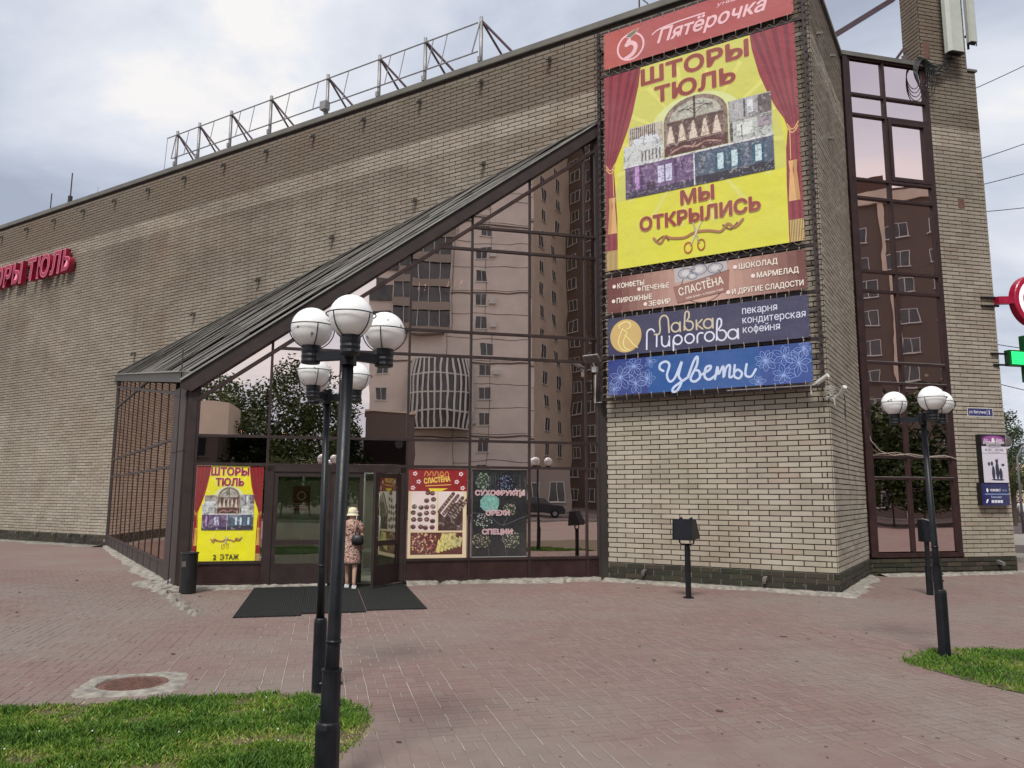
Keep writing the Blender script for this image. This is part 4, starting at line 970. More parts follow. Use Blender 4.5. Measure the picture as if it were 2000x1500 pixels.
# --- 2 the big yellow curtain advertisement
def curtain_ad(A, W, H, full=True):
    """yellow curtain advertisement, drawn on a 4.33 x 4.72 layout scaled to W x H"""
    sx, sy = W / 4.33, H / 4.72
    class Q:
        pass
    def p(pts): return [(a * sx, b * sy) for a, b in pts]
    k = 1.0
    Y1 = rgb(214, 214, 104) if full else rgb(248, 240, 12); Y2 = rgb(226, 224, 70) if full else rgb(250, 244, 10); RD = rgb(150, 52, 66) if full else rgb(158, 14, 26); RD2 = rgb(124, 38, 56) if full else rgb(120, 8, 20); LT = rgb(150, 66, 58) if full else rgb(170, 26, 50)
    A.rect(0, 0, W, H, Y2); A.lay(); A.poly(p([(.9, 4.72), (3.45, 4.72), (3.9, 3.2), (4.1, 1.6), (.2, 1.6), (.6, 3.3)]), Y1); A.lay()
    r = random.Random(2)
    for i in range(16):   # pale rays
        a = 2 * math.pi * i / 16 + .2; c, s_ = math.cos(a), math.sin(a)
        A.poly(p([(2.15 + c * .5, 2.6 + s_ * .5), (2.15 + math.cos(a - .03) * 1.9, 2.6 + math.sin(a - .03) * 1.9), (2.15 + math.cos(a + .03) * 1.9, 2.6 + math.sin(a + .03) * 1.9)]), rgb(228, 226, 118) if full else rgb(250, 246, 90))
    A.lay()
    A.ell(2.15 * sx, 3.0 * sy, 1.05 * sx, .75 * sy, rgb(224, 232, 160) if full else rgb(232, 238, 190)); A.lay()
    # curtains with folds
    CL = [(0, 4.72), (.92, 4.72), (.86, 4.3), (.80, 4.06), (.70, 3.65), (.60, 3.34), (.42, 2.90), (.26, 2.56), (.21, 2.42), (.24, 2.0), (.28, 1.2), (.28, 0), (0, 0)]
    CR = [(4.33, 4.72), (3.41, 4.72), (3.44, 4.4), (3.50, 4.11), (3.58, 3.75), (3.71, 3.37), (3.88, 2.95), (4.04, 2.65), (4.10, 2.42), (4.05, 2.0), (4.03, 1.2), (4.03, 0), (4.33, 0)]
    A.poly(p(CL[:9] + [(0, 2.42)]), RD); A.poly(p([(0, 2.42)] + CL[8:]), RD); A.poly(p(list(reversed(CR[:9] + [(4.33, 2.42)]))), RD); A.poly(p(list(reversed([(4.33, 2.42)] + CR[8:]))), RD); A.lay()
    for u, v in ((.18, .05), (.42, .10), (.66, .15), (.84, .19)):
        A.poly(p([(u - .05, 4.72), (u + .05, 4.72), (v + .02, 2.5), (v - .01, 2.5)]), RD2); A.poly(p([(4.33 - u - .05, 4.72), (4.33 - u + .05, 4.72), (4.33 - v + .01, 2.5), (4.33 - v - .02, 2.5)][::-1]), RD2)
    for u in (.07, .2): A.poly(p([(u - .02, 2.35), (u + .02, 2.35), (u + .03, .1), (u - .03, .1)]), RD2); A.poly(p([(4.33 - u - .02, 2.35), (4.33 - u + .02, 2.35), (4.33 - u + .03, .1), (4.33 - u - .03, .1)]), RD2)
    A.lay()
    GO = rgb(226, 180, 120) if full else rgb(225, 185, 40)
    for mx in (0, 1):
        X = lambda u: (4.33 - u if mx else u)
        for dv in (0, .07): A.line(p([(X(.02), 2.52 - dv), (X(.10), 2.40 - dv), (X(.17), 2.40 - dv), (X(.24), 2.52 - dv)]), .025 * sx, GO, 3)
        A.line(p([(X(.19), 2.40), (X(.20), 1.75)]), .02 * sx, GO)
        for q in (.20, .12): A.poly(p([(X(q) - .045, 1.72), (X(q) + .045, 1.72), (X(q) + .03, 1.52), (X(q) + .075, .86), (X(q) - .075, .86), (X(q) - .03, 1.52)][::1]), GO if q > .15 else rgb(200, 150, 95))
        for i in range(9): u = .01 + i * .031; A.poly(p([(min(X(u), X(u + .016)), 0), (max(X(u), X(u + .016)), 0), (max(X(u), X(u + .016)), .46), (min(X(u), X(u + .016)), .46)]), rgb(214, 205, 120))
    A.lay()
    def T(body, x, y, h, w, sh=.0): A.text(body, x * sx, y * sy, h * sy, LT, w=w * sx, bold=.045, shear=sh, outline=(rgb(240, 190, 120) if full else rgb(250, 250, 250)), ow=.018)
    T('ШТОРЫ', .94, 4.27, .37, 2.42); T('ТЮЛЬ', 1.26, 3.76, .36, 1.80)
    A.lay()
    # collage of interiors
    A.rect(.60 * sx, 2.86 * sy, 1.42 * sx, 3.29 * sy, pho(206, 196, 184)); A.rect(.47 * sx, 2.39 * sy, 1.42 * sx, 2.86 * sy, pho(216, 222, 222)); A.rect(2.90 * sx, 2.86 * sy, 3.80 * sx, 3.33 * sy, pho(182, 182, 186)); A.rect(2.90 * sx, 2.39 * sy, 3.80 * sx, 2.85 * sy, pho(200, 208, 204))
    A.rect(.50 * sx, 1.61 * sy, 2.10 * sx, 2.35 * sy, pho(120, 92, 140)); A.rect(2.13 * sx, 1.61 * sy, 3.81 * sx, 2.35 * sy, pho(86, 104, 128)); A.lay()
    for i in range(13): u = .64 + i * .048; A.rect(u * sx, 3.0 * sy, (u + .022) * sx, 3.27 * sy, pho(78, 66, 60) if i % 2 else pho(118, 106, 100))
    A.poly(p([(.66, 2.86), (1.34, 2.86), (1.30, 3.0), (1.05, 3.06), (.72, 3.0)]), pho(228, 234, 240))
    for i in range(6): u = .90 + i * .085; A.rect(u * sx, 2.43 * sy, (u + .03) * sx, 2.68 * sy, pho(110, 98, 92))
    # arched window with swags
    arch = [(1.44, 2.41)] + [(2.16 - .72 * math.cos(t), 3.17 + .52 * math.sin(t)) for t in [math.pi * i / 14 for i in range(15)]] + [(2.88, 2.41)]
    A.poly(p(arch[::-1]), pho(150, 128, 116)); A.lay()
    A.poly(p([(1.58, 3.20)] + [(2.16 - .58 * math.cos(t), 3.20 + .40 * math.sin(t)) for t in [math.pi * i / 12 for i in range(13)]][1:-1] + [(2.74, 3.20)])[::-1], pho(196, 196, 180)); A.rect(1.52 * sx, 3.12 * sy, 2.80 * sx, 3.18 * sy, pho(92, 66, 58)); A.rect(2.13 * sx, 3.14 * sy, 2.18 * sx, 3.68 * sy, pho(72, 52, 48))
    A.rect(1.54 * sx, 2.68 * sy, 2.78 * sx, 3.12 * sy, pho(120, 92, 82)); A.rect(1.46 * sx, 2.41 * sy, 2.86 * sx, 2.66 * sy, pho(92, 42, 42)); A.lay()
    for i in range(3): A.line(p([(2.16, 3.25 + i * .12), (1.95 - i * .05, 3.42), (1.75, 3.3 + i * .04)]), .012 * sx, pho(70, 52, 46), 4); A.line(p([(2.16, 3.25 + i * .12), (2.37 + i * .05, 3.42), (2.57, 3.3 + i * .04)]), .012 * sx, pho(70, 52, 46), 4)
    for i in range(5):
        u = 1.60 + i * .26
        A.poly(p([(u - .10, 2.70), (u + .10, 2.70), (u + .02, 3.10), (u - .02, 3.10)]), pho(232, 216, 196))
        if i < 4:
            for q in range(4): A.poly(p([(u + .05 + q * .042, 3.11), (u + .068 + q * .042, 3.11), (u + .135, 2.76)]), pho(66, 46, 42))
    A.line(p([(1.6, 2.47), (1.9, 2.56), (2.16, 2.50), (2.4, 2.57), (2.72, 2.49)]), .04 * sy, pho(190, 150, 130), 5); A.lay()
    # right hand small pictures
    A.rect(3.22 * sx, 2.90 * sy, 3.26 * sx, 3.30 * sy, pho(90, 90, 95)); A.rect(3.30 * sx, 2.96 * sy, 3.42 * sx, 3.26 * sy, pho(238, 244, 250)); A.rect(3.52 * sx, 2.90 * sy, 3.80 * sx, 3.31 * sy, pho(104, 94, 98))
    A.rect(3.06 * sx, 2.50 * sy, 3.40 * sx, 2.78 * sy, pho(232, 238, 232)); A.rect(3.16 * sx, 2.46 * sy, 3.18 * sx, 2.74 * sy, pho(60, 60, 60)); A.rect(3.50 * sx, 2.60 * sy, 3.78 * sx, 2.82 * sy, pho(172, 160, 172)); A.rect(2.92 * sx, 2.40 * sy, 2.98 * sx, 2.84 * sy, pho(80, 74, 70))
    # lilac and teal rooms
    A.rect(.50 * sx, 1.61 * sy, 2.10 * sx, 1.76 * sy, pho(58, 46, 84)); A.rect(.60 * sx, 1.72 * sy, .68 * sx, 2.30 * sy, pho(72, 40, 96)); A.rect(.74 * sx, 1.80 * sy, .84 * sx, 2.33 * sy, pho(206, 160, 226)); A.rect(.86 * sx, 1.76 * sy, .94 * sx, 2.33 * sy, pho(84, 44, 108)); A.rect(1.02 * sx, 1.75 * sy, 1.22 * sx, 1.90 * sy, pho(66, 40, 78))
    for u in (1.28, 1.46): A.rect(u * sx, 1.84 * sy, (u + .15) * sx, 2.24 * sy, pho(226, 226, 255)); [A.rect(u * sx, (1.90 + .08 * q) * sy, (u + .15) * sx, (1.91 + .08 * q) * sy, pho(120, 100, 150)) for q in range(4)]
    A.rect(1.66 * sx, 1.76 * sy, 1.72 * sx, 2.30 * sy, pho(82, 50, 108)); A.rect(1.82 * sx, 1.98 * sy, 1.87 * sx, 2.26 * sy, pho(78, 46, 96))
    A.rect(2.13 * sx, 1.61 * sy, 3.81 * sx, 1.80 * sy, pho(40, 44, 66)); A.rect(2.28 * sx, 1.95 * sy, 2.32 * sx, 2.20 * sy, pho(36, 34, 60))
    for u in (2.62, 2.92, 3.42): A.rect((u - .05) * sx, 1.82 * sy, (u + .01) * sx, 2.28 * sy, pho(30, 96, 124)); A.rect((u + .01) * sx, 1.86 * sy, (u + .14) * sx, 2.22 * sy, pho(214, 240, 248)); A.rect((u + .14) * sx, 1.82 * sy, (u + .20) * sx, 2.28 * sy, pho(30, 96, 124))
    A.poly(p([(2.2, 1.70), (2.6, 1.72), (2.9, 1.80), (3.1, 1.74), (3.5, 1.82), (3.78, 1.78), (3.78, 1.64), (2.2, 1.64)][::-1]), pho(34, 38, 58))
    A.rect(2.10 * sx, 1.61 * sy, 2.13 * sx, 2.38 * sy, pho(236, 236, 240)); A.rect(.46 * sx, 2.35 * sy, 3.82 * sx, 2.39 * sy, pho(236, 236, 240)); A.lay()
    if full:
        T('МЫ', 1.80, 1.24, .30, .72); T('ОТКРЫЛИСЬ', .84, .80, .30, 2.64); y0 = .46; sc = 1
    else:
        DC = rgb(50, 50, 30); A.text('2', 1.35 * sx, .20 * sy, .24 * sy, DC, bold=.02); A.text('ТАЖ', 2.12 * sx, .20 * sy, .24 * sy, DC, w=.86 * sx, bold=.02); A.line(p([(1.80, .39), (1.87, .435), (1.95, .43), (2.02, .37), (2.03, .32), (2.02, .26), (1.95, .21), (1.87, .205), (1.79, .25)]), .035 * sy, DC, 4, round_=False); A.line(p([(1.84, .32), (2.02, .32)]), .03 * sy, DC, round_=False); y0 = 1.05
    c1, c2, c3 = rgb(150, 100, 60), rgb(176, 120, 84), rgb(120, 70, 50)
    A.line(p([(1.15, y0 + .12), (1.30, y0 - .02), (1.42, y0 + .12), (1.55, y0 + .06), (1.85, y0 + .02), (2.10, y0 + .10), (2.4, y0 + .08), (2.65, y0 + .02), (2.80, y0 + .16), (2.95, y0 + .06), (3.12, y0 + .20)]), .055 * sy, c2, 6)
    A.line(p([(1.2, y0 + .03), (1.38, y0 + .13), (1.5, y0 + .02)]), .03 * sy, c3, 4); A.line(p([(2.7, y0 + .15), (2.86, y0 + .03), (3.0, y0 + .15)]), .03 * sy, c3, 4); A.lay()
    s_ = 1.0 if full else .8
    A.line(p([(2.22, y0 + .30 * s_), (2.04, y0 - .06), (1.98, y0 - .16)]), .035 * sy, rgb(216, 210, 180)); A.line(p([(2.06, y0 + .30 * s_), (2.15, y0 - .06), (2.18, y0 - .14)]), .035 * sy, rgb(190, 184, 150)); A.lay()
    A.ring(1.93 * sx, (y0 - .22) * sy, .10 * sx, .028 * sx, rgb(196, 96, 50) if full else rgb(190, 120, 30), 20, .13 * sy); A.ring(2.22 * sx, (y0 - .20) * sy, .09 * sx, .026 * sx, rgb(176, 84, 46) if full else rgb(190, 120, 30), 20, .13 * sy)
b2 = thing('banner', (-2.4, -.35, 6.93), 'huge yellow banner with printed red curtains that says МЫ ОТКРЫЛИСЬ', 'banner')
F = bframe(6.93); sheet(F, 4.33, 4.72, b2, 'banner_back'); A = Art(F); curtain_ad(A, 4.33, 4.72); A.done('print', b2)
zig(b2, bframe(6.84), 4.33, .0, .10, 34); zig(b2, bframe(11.66), 4.33, .0, .10, 34)
m = MB()
for i in range(24):
    v = 6.97 + 4.64 * i / 23
    m.tube([Vt((-4.53, -.36, v)), Vt((-4.66, -.36, v + .01))], .006, 4); m.tube([Vt((-.26, -.36, v)), Vt((-.12, -.36, v + .01))], .006, 4)
mk('lacing', m, 'rope', b2, kind='stuff')
# --- 3 sweets shop banner
b3 = thing('banner', (-2.4, -.35, 5.93), 'brown and cream sweets banner listing КОНФЕТЫ ПЕЧЕНЬЕ ШОКОЛАД round a slanted name plate', 'banner')
F = bframe(5.93); sheet(F, 4.33, .82, b3, 'banner_back'); A = Art(F)
for i in range(24):
    u = i / 23; t = min(1, abs(u - .52) * 2.1) ** 1.1; c = tuple(rgb(216, 176, 160)[q] * (1 - t) + rgb(112, 60, 56)[q] * t for q in range(3)) + (1,)
    A.rect(4.33 * i / 24, 0, 4.33 * (i + 1) / 24, .82, c)
A.lay(); A.ring(2.22, .38, .48, .02, rgb(80, 50, 50), 40, .40); A.rect(1.6, .5, 2.75, .82, rgb(190, 186, 186)); A.lay()
for cx, cy, rr in ((1.85, .68, .17), (2.15, .72, .18), (2.5, .70, .17), (2.0, .60, .12)): A.ring(cx, cy, rr, .02, rgb(120, 124, 150), 16, rr * .7); A.ell(cx, cy, rr * .5, rr * .35, rgb(214, 214, 216), 14)
A.lay(); A.poly([(1.66, .04), (2.76, .16), (2.80, .62), (1.57, .40)], rgb(158, 112, 100)); A.line([(1.66, .04), (2.76, .16), (2.80, .62), (1.57, .40), (1.66, .04)], .012, rgb(80, 44, 44)); A.lay()
A.text('СЛАСТЁНА', 1.70, .20, .17, rgb(246, 232, 218), w=.98, bold=.02, rot=.14, outline=rgb(96, 50, 46), ow=.02); A.text('магазин сладостей', 1.86, .11, .05, rgb(246, 232, 218), w=.80, bold=.01, rot=.11)
for t, x, y, w in (('КОНФЕТЫ', .26, .56, .64), ('ПЕЧЕНЬЕ', .86, .42, .62), ('ПИРОЖНЫЕ', .24, .22, .84), ('ЗЕФИР', 1.00, .06, .50), ('ШОКОЛАД', 3.00, .60, .78), ('МАРМЕЛАД', 3.36, .36, .82), ('И ДРУГИЕ СЛАДОСТИ', 2.84, .08, 1.42)):
    A.ell(x - .08, y + .055, .045, .045, rgb(248, 230, 230), 8); A.text(t, x, y, .115, rgb(248, 236, 222), w=w, bold=.022, outline=rgb(92, 44, 44), ow=.022)
A.done('print', b3); ties(b3, F, 4.33, .82, 18)
# --- 4 bakery banner: monoline lettering drawn as strokes
b4 = thing('banner', (-2.4, -.35, 4.95), 'navy blue bakery banner with a tan disc and thin rounded cream and white lettering', 'banner')
F = bframe(4.95); sheet(F, 4.34, .87, b4, 'banner_back'); A = Art(F); NV, CR, LW = rgb(58, 58, 92), rgb(214, 200, 172), rgb(228, 232, 250)
A.rect(0, 0, 4.34, .87, NV); A.lay(); A.ell(.44, .43, .375, .375, rgb(214, 184, 118)); A.lay()
YL = rgb(248, 236, 158)
A.line([(.30, .62), (.28, .68), (.34, .72), (.40, .74), (.47, .75), (.55, .70), (.55, .62), (.46, .58)], .022, YL, 4); A.line([(.36, .60), (.47, .50), (.42, .44)], .02, YL, 3); A.line([(.36, .60), (.30, .45), (.26, .30), (.34, .14), (.47, .08)], .022, YL, 5); A.line([(.44, .44), (.38, .30), (.42, .16), (.54, .10)], .022, YL, 5); A.line([(.46, .42), (.62, .22), (.72, .14)], .02, YL); A.lay()
def arcp(cx, cy, rx, ry, a0, a1, n=10): return [(cx + rx * math.cos(R(a0 + (a1 - a0) * i / n)), cy + ry * math.sin(R(a0 + (a1 - a0) * i / n))) for i in range(n + 1)]
w_ = .036
A.line([(1.12, .39)] + arcp(1.20, .50, .05, .12, 250, 360, 4) + [(1.24, .62)] + arcp(1.34, .66, .10, .13, 170, 10, 8) + [(1.45, .40)], w_, CR)          # Л
A.line(arcp(1.60, .50, .095, .10, 0, 360, 16), w_, CR); A.line([(1.70, .60), (1.70, .40)], w_, CR)                    # а
A.line([(1.79, .42), (1.81, .72)] + arcp(1.86, .76, .045, .06, 180, 0, 6) + [(1.90, .68), (1.84, .60)] + arcp(1.90, .50, .09, .10, 100, -170, 10), w_, CR)   # в
A.line([(2.06, .60), (2.06, .40)], w_, CR); A.line([(2.18, .60), (2.07, .50), (2.19, .40)], w_, CR)            # к
A.line(arcp(2.31, .50, .095, .10, 0, 360, 16), w_, CR); A.line([(2.41, .60), (2.41, .40)], w_, CR)                    # а
A.line([(.93, .08), (.94, .40)] + arcp(1.03, .42, .09, .10, 180, 20, 6), w_, LW); A.line([(1.17, .39), (1.16, .12)], w_, LW)           # П
A.line([(1.28, .33), (1.28, .20)] + arcp(1.36, .19, .08, .09, 180, 360, 6) + [(1.45, .33), (1.45, .11)], w_, LW)        # и
A.line(arcp(1.64, .22, .095, .10, 0, 360, 16), w_, LW); A.line([(1.54, .22), (1.54, .0)], w_, LW)                      # р
A.line(arcp(1.90, .22, .10, .10, 0, 360, 16), w_, LW)                                                               # о
A.line([(2.07, .12), (2.07, .24)] + arcp(2.15, .24, .08, .08, 180, 60, 5), w_, LW)                                  # г
A.line(arcp(2.33, .22, .10, .10, 0, 360, 16), w_, LW)                                                               # о
A.line([(2.48, .13), (2.50, .48)] + arcp(2.55, .52, .045, .06, 180, 0, 6) + [(2.59, .44), (2.52, .34)] + arcp(2.59, .22, .10, .11, 110, -170, 10), w_, LW)  # в
A.line(arcp(2.82, .22, .10, .10, 0, 360, 16), w_, LW); A.line([(2.93, .32), (2.93, .12)], w_, LW)                      # а
for t, y, w in (('пекарня', .62, .70), ('кондитерская', .42, 1.24), ('кофейня', .22, .74)): A.text(t, 3.03, y, .155, LW, w=w, bold=.004)
A.done('print', b4); ties(b4, F, 4.34, .87, 15)
# --- 5 flowers banner
b5 = thing('banner', (-2.4, -.35, 4.06), 'bright blue flower banner with white brush lettering and line blossoms, lowest in the stack', 'banner')
F = bframe(4.06); sheet(F, 4.35, .80, b5, 'banner_back'); A = Art(F); BL, LB = rgb(20, 84, 158), rgb(206, 222, 250)
A.rect(0, 0, 4.35, .80, BL); A.lay(); A.rect(0, 0, .95, .80, rgb(36, 60, 136)); A.rect(3.35, 0, 4.35, .80, rgb(32, 72, 150)); A.lay()
r = random.Random(8)
def blossom(cx, cy, R0, n, w=.008):
    for i in range(n):
        a = 2 * math.pi * i / n + r.uniform(-.2, .2); L = R0 * r.uniform(.75, 1.1); q = .42
        P = [(cx, cy), (cx + L * .6 * math.cos(a - q), cy + L * .6 * math.sin(a - q)), (cx + L * math.cos(a), cy + L * math.sin(a)), (cx + L * .6 * math.cos(a + q), cy + L * .6 * math.sin(a + q)), (cx, cy)]
        P = [(min(4.33, max(.02, x)), min(.78, max(.02, y))) for x, y in P]; A.line(P, w, rgb(150, 178, 238), 4, round_=False)
        P = [(cx, cy), (min(4.33, max(.02, cx + L * .7 * math.cos(a))), min(.78, max(.02, cy + L * .7 * math.sin(a))))]; A.line(P, w * .8, rgb(150, 178, 238), round_=False)
for q in ((.30, .40, .30, 7), (.62, .62, .26, 7), (.66, .24, .24, 6), (.93, .32, .19, 8), (.14, .14, .18, 6), (1.0, .70, .14, 5), (3.46, .50, .24, 9), (3.82, .56, .26, 7), (4.10, .40, .30, 7), (3.80, .18, .24, 7), (3.30, .08, .16, 6), (4.2, .68, .2, 6)): blossom(*q)
A.lay(); w_ = .052
A.line([(1.30, .46), (1.22, .52), (1.24, .62), (1.36, .66), (1.44, .58), (1.38, .36), (1.44, .22), (1.56, .30), (1.72, .64), (1.64, .34), (1.70, .20), (1.60, .02), (1.50, .00), (1.54, .10), (1.84, .28)], w_, LB, 6)
A.line([(1.84, .28), (1.98, .62), (2.06, .70), (2.04, .52), (1.90, .26), (1.98, .18), (2.10, .26), (2.08, .40), (1.98, .42)], w_, LB, 6)
A.line([(2.10, .30), (2.30, .40), (2.34, .48), (2.24, .46), (2.20, .28), (2.30, .20), (2.46, .30)], w_, LB, 6)
A.line([(2.42, .20), (2.48, .46), (2.50, .30), (2.60, .46), (2.60, .22), (2.66, .42), (2.74, .46), (2.72, .22), (2.80, .24)], w_ * .9, LB, 5)
A.line([(2.84, .46), (2.82, .24), (2.92, .18), (2.98, .28), (2.90, .36), (2.84, .32)], w_ * .9, LB, 5); A.line([(3.08, .46), (3.05, .24), (3.16, .20), (3.26, .34)], w_ * .9, LB, 5)
A.done('print', b5); ties(b5, F, 4.35, .80, 15)
# --- red channel letters on the long wall
lt = thing('wall_letters', (-31, -.15, 10.6), 'glowing red block letters ШТОРЫ ТЮЛЬ fixed high on the long brick wall', 'letter sign')
x = -34.55
for ch in 'ШТОРЫ ТЮЛЬ':
    if ch == ' ': x += .34; continue
    v, f = text_mesh(ch, .035, .12, .10); x0, x1 = min(q[0] for q in v), max(q[0] for q in v); k = .86 / .73; kx = k * .80; w = (x1 - x0) * kx
    m = MB(); m.v = [(x + (q[0] - x0) * kx, -.20 - q[2], 10.40 + q[1] * k + .0 * x) for q in v]; m.f = f; m.c = [None] * len(f); m.t = [.5] * len(f)
    m.f = [tuple(reversed(q)) for q in m.f]; L = mk('letter', m, 'red_letter', lt)
    v, f = text_mesh(ch, .035, .12, .0); v2, f2 = text_mesh(ch, .016, .12, .0)
    m = MB(); m.v = [(x + (q[0] - x0) * kx, -.3025, 10.40 + q[1] * k) for q in v]; m.f = f; m.c = [None] * len(f); m.t = [.5] * len(f); mk('trim', m, 'pink_neon', L)
    m = MB(); m.v = [(x + (q[0] - x0) * kx, -.306, 10.40 + q[1] * k) for q in v2]; m.f = f2; m.c = [None] * len(f2); m.t = [.5] * len(f2); mk('face', m, 'red_letter', L)
    x += w + .075
m = MB(); m.bar((-35.7, -.06, 10.6), (-27.6, -.06, 10.6), .05); m.bar((-35.7, -.06, 11.1), (-27.6, -.06, 11.1), .05); mk('rail', m, 'red_letter', lt)
# --- posters on the glazing
def gframe(s_left, off, z0): return lambda u, o, v: glsP(s_left - u, off + o, z0 + v)
def poster(name, label, cat, sl, sr, z0, z1):
    t = thing(name, tuple(glsP((sl + sr) / 2, .05, z0)), label, cat); F = gframe(sl, .015, z0); m = MB(); m.box(F, 0, sl - sr, -.008, -.001, 0, z1 - z0); mk('backing', m, 'white_plastic', t); return t, F, sl - sr, z1 - z0
t, F, W, H = poster('window_poster', 'vivid yellow poster with red printed curtains and the words 2 ЭТАЖ, left of the doors', 'poster', 8.62, 7.34, .48, 2.41)
A = Art(F); curtain_ad(A, W, H, False); A.done('print', t)
t, F, W, H = poster('window_poster', 'cream and red confectionery poster showing chocolates, wafer rolls and dried fruit', 'poster', 4.38, 3.13, .52, 2.40)
A = Art(F); A.rect(0, 0, W, H, rgb(238, 216, 178)); A.lay(); A.rect(0, H - .47, W, H, rgb(150, 14, 26)); A.rect(.06, .58, .60, H - .48, rgb(244, 226, 222)); A.rect(.64, .58, 1.17, H - .48, rgb(240, 226, 222)); A.rect(.06, .08, 1.17, .54, rgb(96, 44, 38)); A.lay()
r = random.Random(3)
for cx, cy in ((.13, H - .10), (.21, H - .27), (.09, H - .40), (1.12, H - .10), (1.03, H - .27), (1.16, H - .40)):
    for k in range(5): A.ell(cx + .032 * math.cos(k * 1.257), cy + .032 * math.sin(k * 1.257), .022, .016, rgb(246, 220, 224), 8)
A.text('СЛАСТЁНА', .33, H - .31, .11, rgb(250, 214, 96), w=.56, bold=.035, rot=.10); A.line([(.36, H - .36), (.9, H - .33)], .015, rgb(250, 214, 96))
for k in range(5): A.line([(.33 + k * .11, H - .14), (.36 + k * .11, H - .05), (.41 + k * .11, H - .10), (.40 + k * .11, H - .15)], .02, rgb(226, 150, 84), 3)
A.poly([(.46, H - .47), (.70, H - .47), (.84, H - .41), (.42, H - .41)], rgb(250, 226, 60)); A.lay()
for row in range(6):
    for c_ in range(4):
        cx, cy = .12 + c_ * .135 + r.uniform(-.02, .02), .66 + row * .14 + r.uniform(-.02, .02)
        if row >= 4 and c_ < 2: continue
        A.ell(cx, cy, .058, .05, pho(84 + r.randint(-15, 30), 46, 40), 10)
A.poly([(.64, .58), (1.17, .58), (1.17, 1.20), (.95, 1.15), (.78, .86), (.64, .98)], pho(64, 30, 26)); A.lay()
for row in range(6):
    for c_ in range(4):
        if row >= 4 and c_ < 2: continue
        cx, cy = .12 + c_ * .135, .67 + row * .14; A.line([(cx - .035, cy - .01), (cx - .01, cy + .02), (cx + .01, cy - .01), (cx + .035, cy + .02)], .009, pho(206, 168, 160), 2, round_=False)
for k in range(4):
    a = .70 + k * .085; A.line([(.66 + k * .10, .86 - k * .045 + .12), (.66 + k * .10 + .30, .86 - k * .045 + .50)], .075, pho(112 - 8 * k, 66, 56), round_=True)
A.lay()
for k in range(4):
    for q in range(7): x0, y0 = .67 + k * .10 + q * .043, .99 - k * .045 + q * .054; A.line([(x0 - .02, y0 + .02), (x0 + .028, y0 - .02)], .011, pho(222, 196, 186), round_=False)
for k in range(150):
    cx, cy = r.uniform(.08, .62), r.uniform(.10, .52); c = r.choice([pho(226, 176, 130), pho(190, 96, 96), pho(150, 70, 84), pho(232, 200, 150), pho(110, 44, 52)]); A.ell(cx, cy, r.uniform(.012, .03), r.uniform(.010, .022), c, 7, r.uniform(0, 3))
A.lay()
for k in range(7): a = .62 + k * .075; A.poly([(a - .02, .14 + .02 * k), (a + .055, .11 + .02 * k), (a + .10, .34 + .014 * k), (a + .03, .40 + .01 * k)], pho(236 - 5 * k, 222 - 4 * k, 128)); A.line([(a + .055, .11 + .02 * k), (a + .10, .34)], .006, pho(130, 110, 40), round_=False)
for k in range(4): a = .68 + k * .08; A.poly([(a, .38), (a + .07, .36), (a + .12, .52), (a + .05, .53)], pho(232, 214, 132))
A.done('print', t)
t, F, W, H = poster('window_poster', 'black poster about dried fruit, nuts and spices with scattered pale heaps and pink words', 'poster', 3.02, 1.79, .52, 2.40)
A = Art(F); A.rect(0, 0, W, H, rgb(16, 20, 26)); A.lay(); A.rect(.01, .01, W - .01, .025, rgb(170, 170, 170)); A.rect(.01, .01, .02, H - .02, rgb(120, 110, 110))
for k in range(60): x0 = r.uniform(.35, W - .02); y0 = H - r.uniform(.05, .35); A.line([(x0, y0), (x0 + r.uniform(-.01, .01), y0 - r.uniform(.05, .25))], .004, rgb(100, 106, 112), round_=False)
A.lay()
for cx, cy, rx, ry, c, c2, n in ((.24, H - .25, .16, .18, rgb(50, 60, 50), rgb(176, 206, 180), 70), (.74, H - .28, .17, .16, rgb(14, 16, 34), rgb(150, 160, 196), 50), (.40, H - .72, .21, .20, rgb(110, 170, 160), rgb(190, 226, 214), 110), (.84, H - .86, .15, .13, rgb(40, 46, 40), rgb(196, 200, 176), 60), (.26, .78, .19, .14, rgb(30, 34, 36), rgb(206, 212, 200), 60), (.22, .36, .19, .16, rgb(40, 40, 38), rgb(196, 184, 160), 70), (.88, .38, .20, .19, rgb(44, 46, 40), rgb(196, 202, 176), 80), (1.06, H - .50, .12, .12, rgb(60, 50, 44), rgb(232, 214, 200), 16)):
    A.ell(cx, cy, rx, ry, c, 20)
    A.lay()
    for k in range(n):
        a = r.uniform(0, 6.28); q = math.sqrt(r.random()); A.ell(min(W - .03, cx + rx * q * math.cos(a) * 1.05), cy + ry * q * math.sin(a) * 1.05, r.uniform(.008, .018) * (2 if n < 20 else 1), r.uniform(.005, .011) * (2 if n < 20 else 1), tuple(min(1, v * r.uniform(.55, 1.1)) for v in c2[:3]) + (1,), 6, r.uniform(0, 3))
A.lay(); A.line([(.02, .95), (.35, .93), (.60, .72), (.70, .68), (.85, .74), (1.2, .88)], .007, rgb(120, 130, 140)); A.line([(.70, .68), (.80, .86)], .006, rgb(120, 130, 140)); A.line([(.36, .25), (.40, .03)], .006, rgb(110, 116, 120)); A.line([(.74, .3), (.78, .03)], .006, rgb(110, 116, 120))
for tx, x0, y0, w in (('СУХОФРУКТЫ', .08, H - .55, 1.10), ('ОРЕХИ', .32, H - .98, .52), ('СПЕЦИИ', .24, .50, .66)): A.text(tx, x0, y0, .105, rgb(196, 130, 138), w=w, bold=.008, outline=rgb(246, 226, 232), ow=.05)
A.done('print', t)
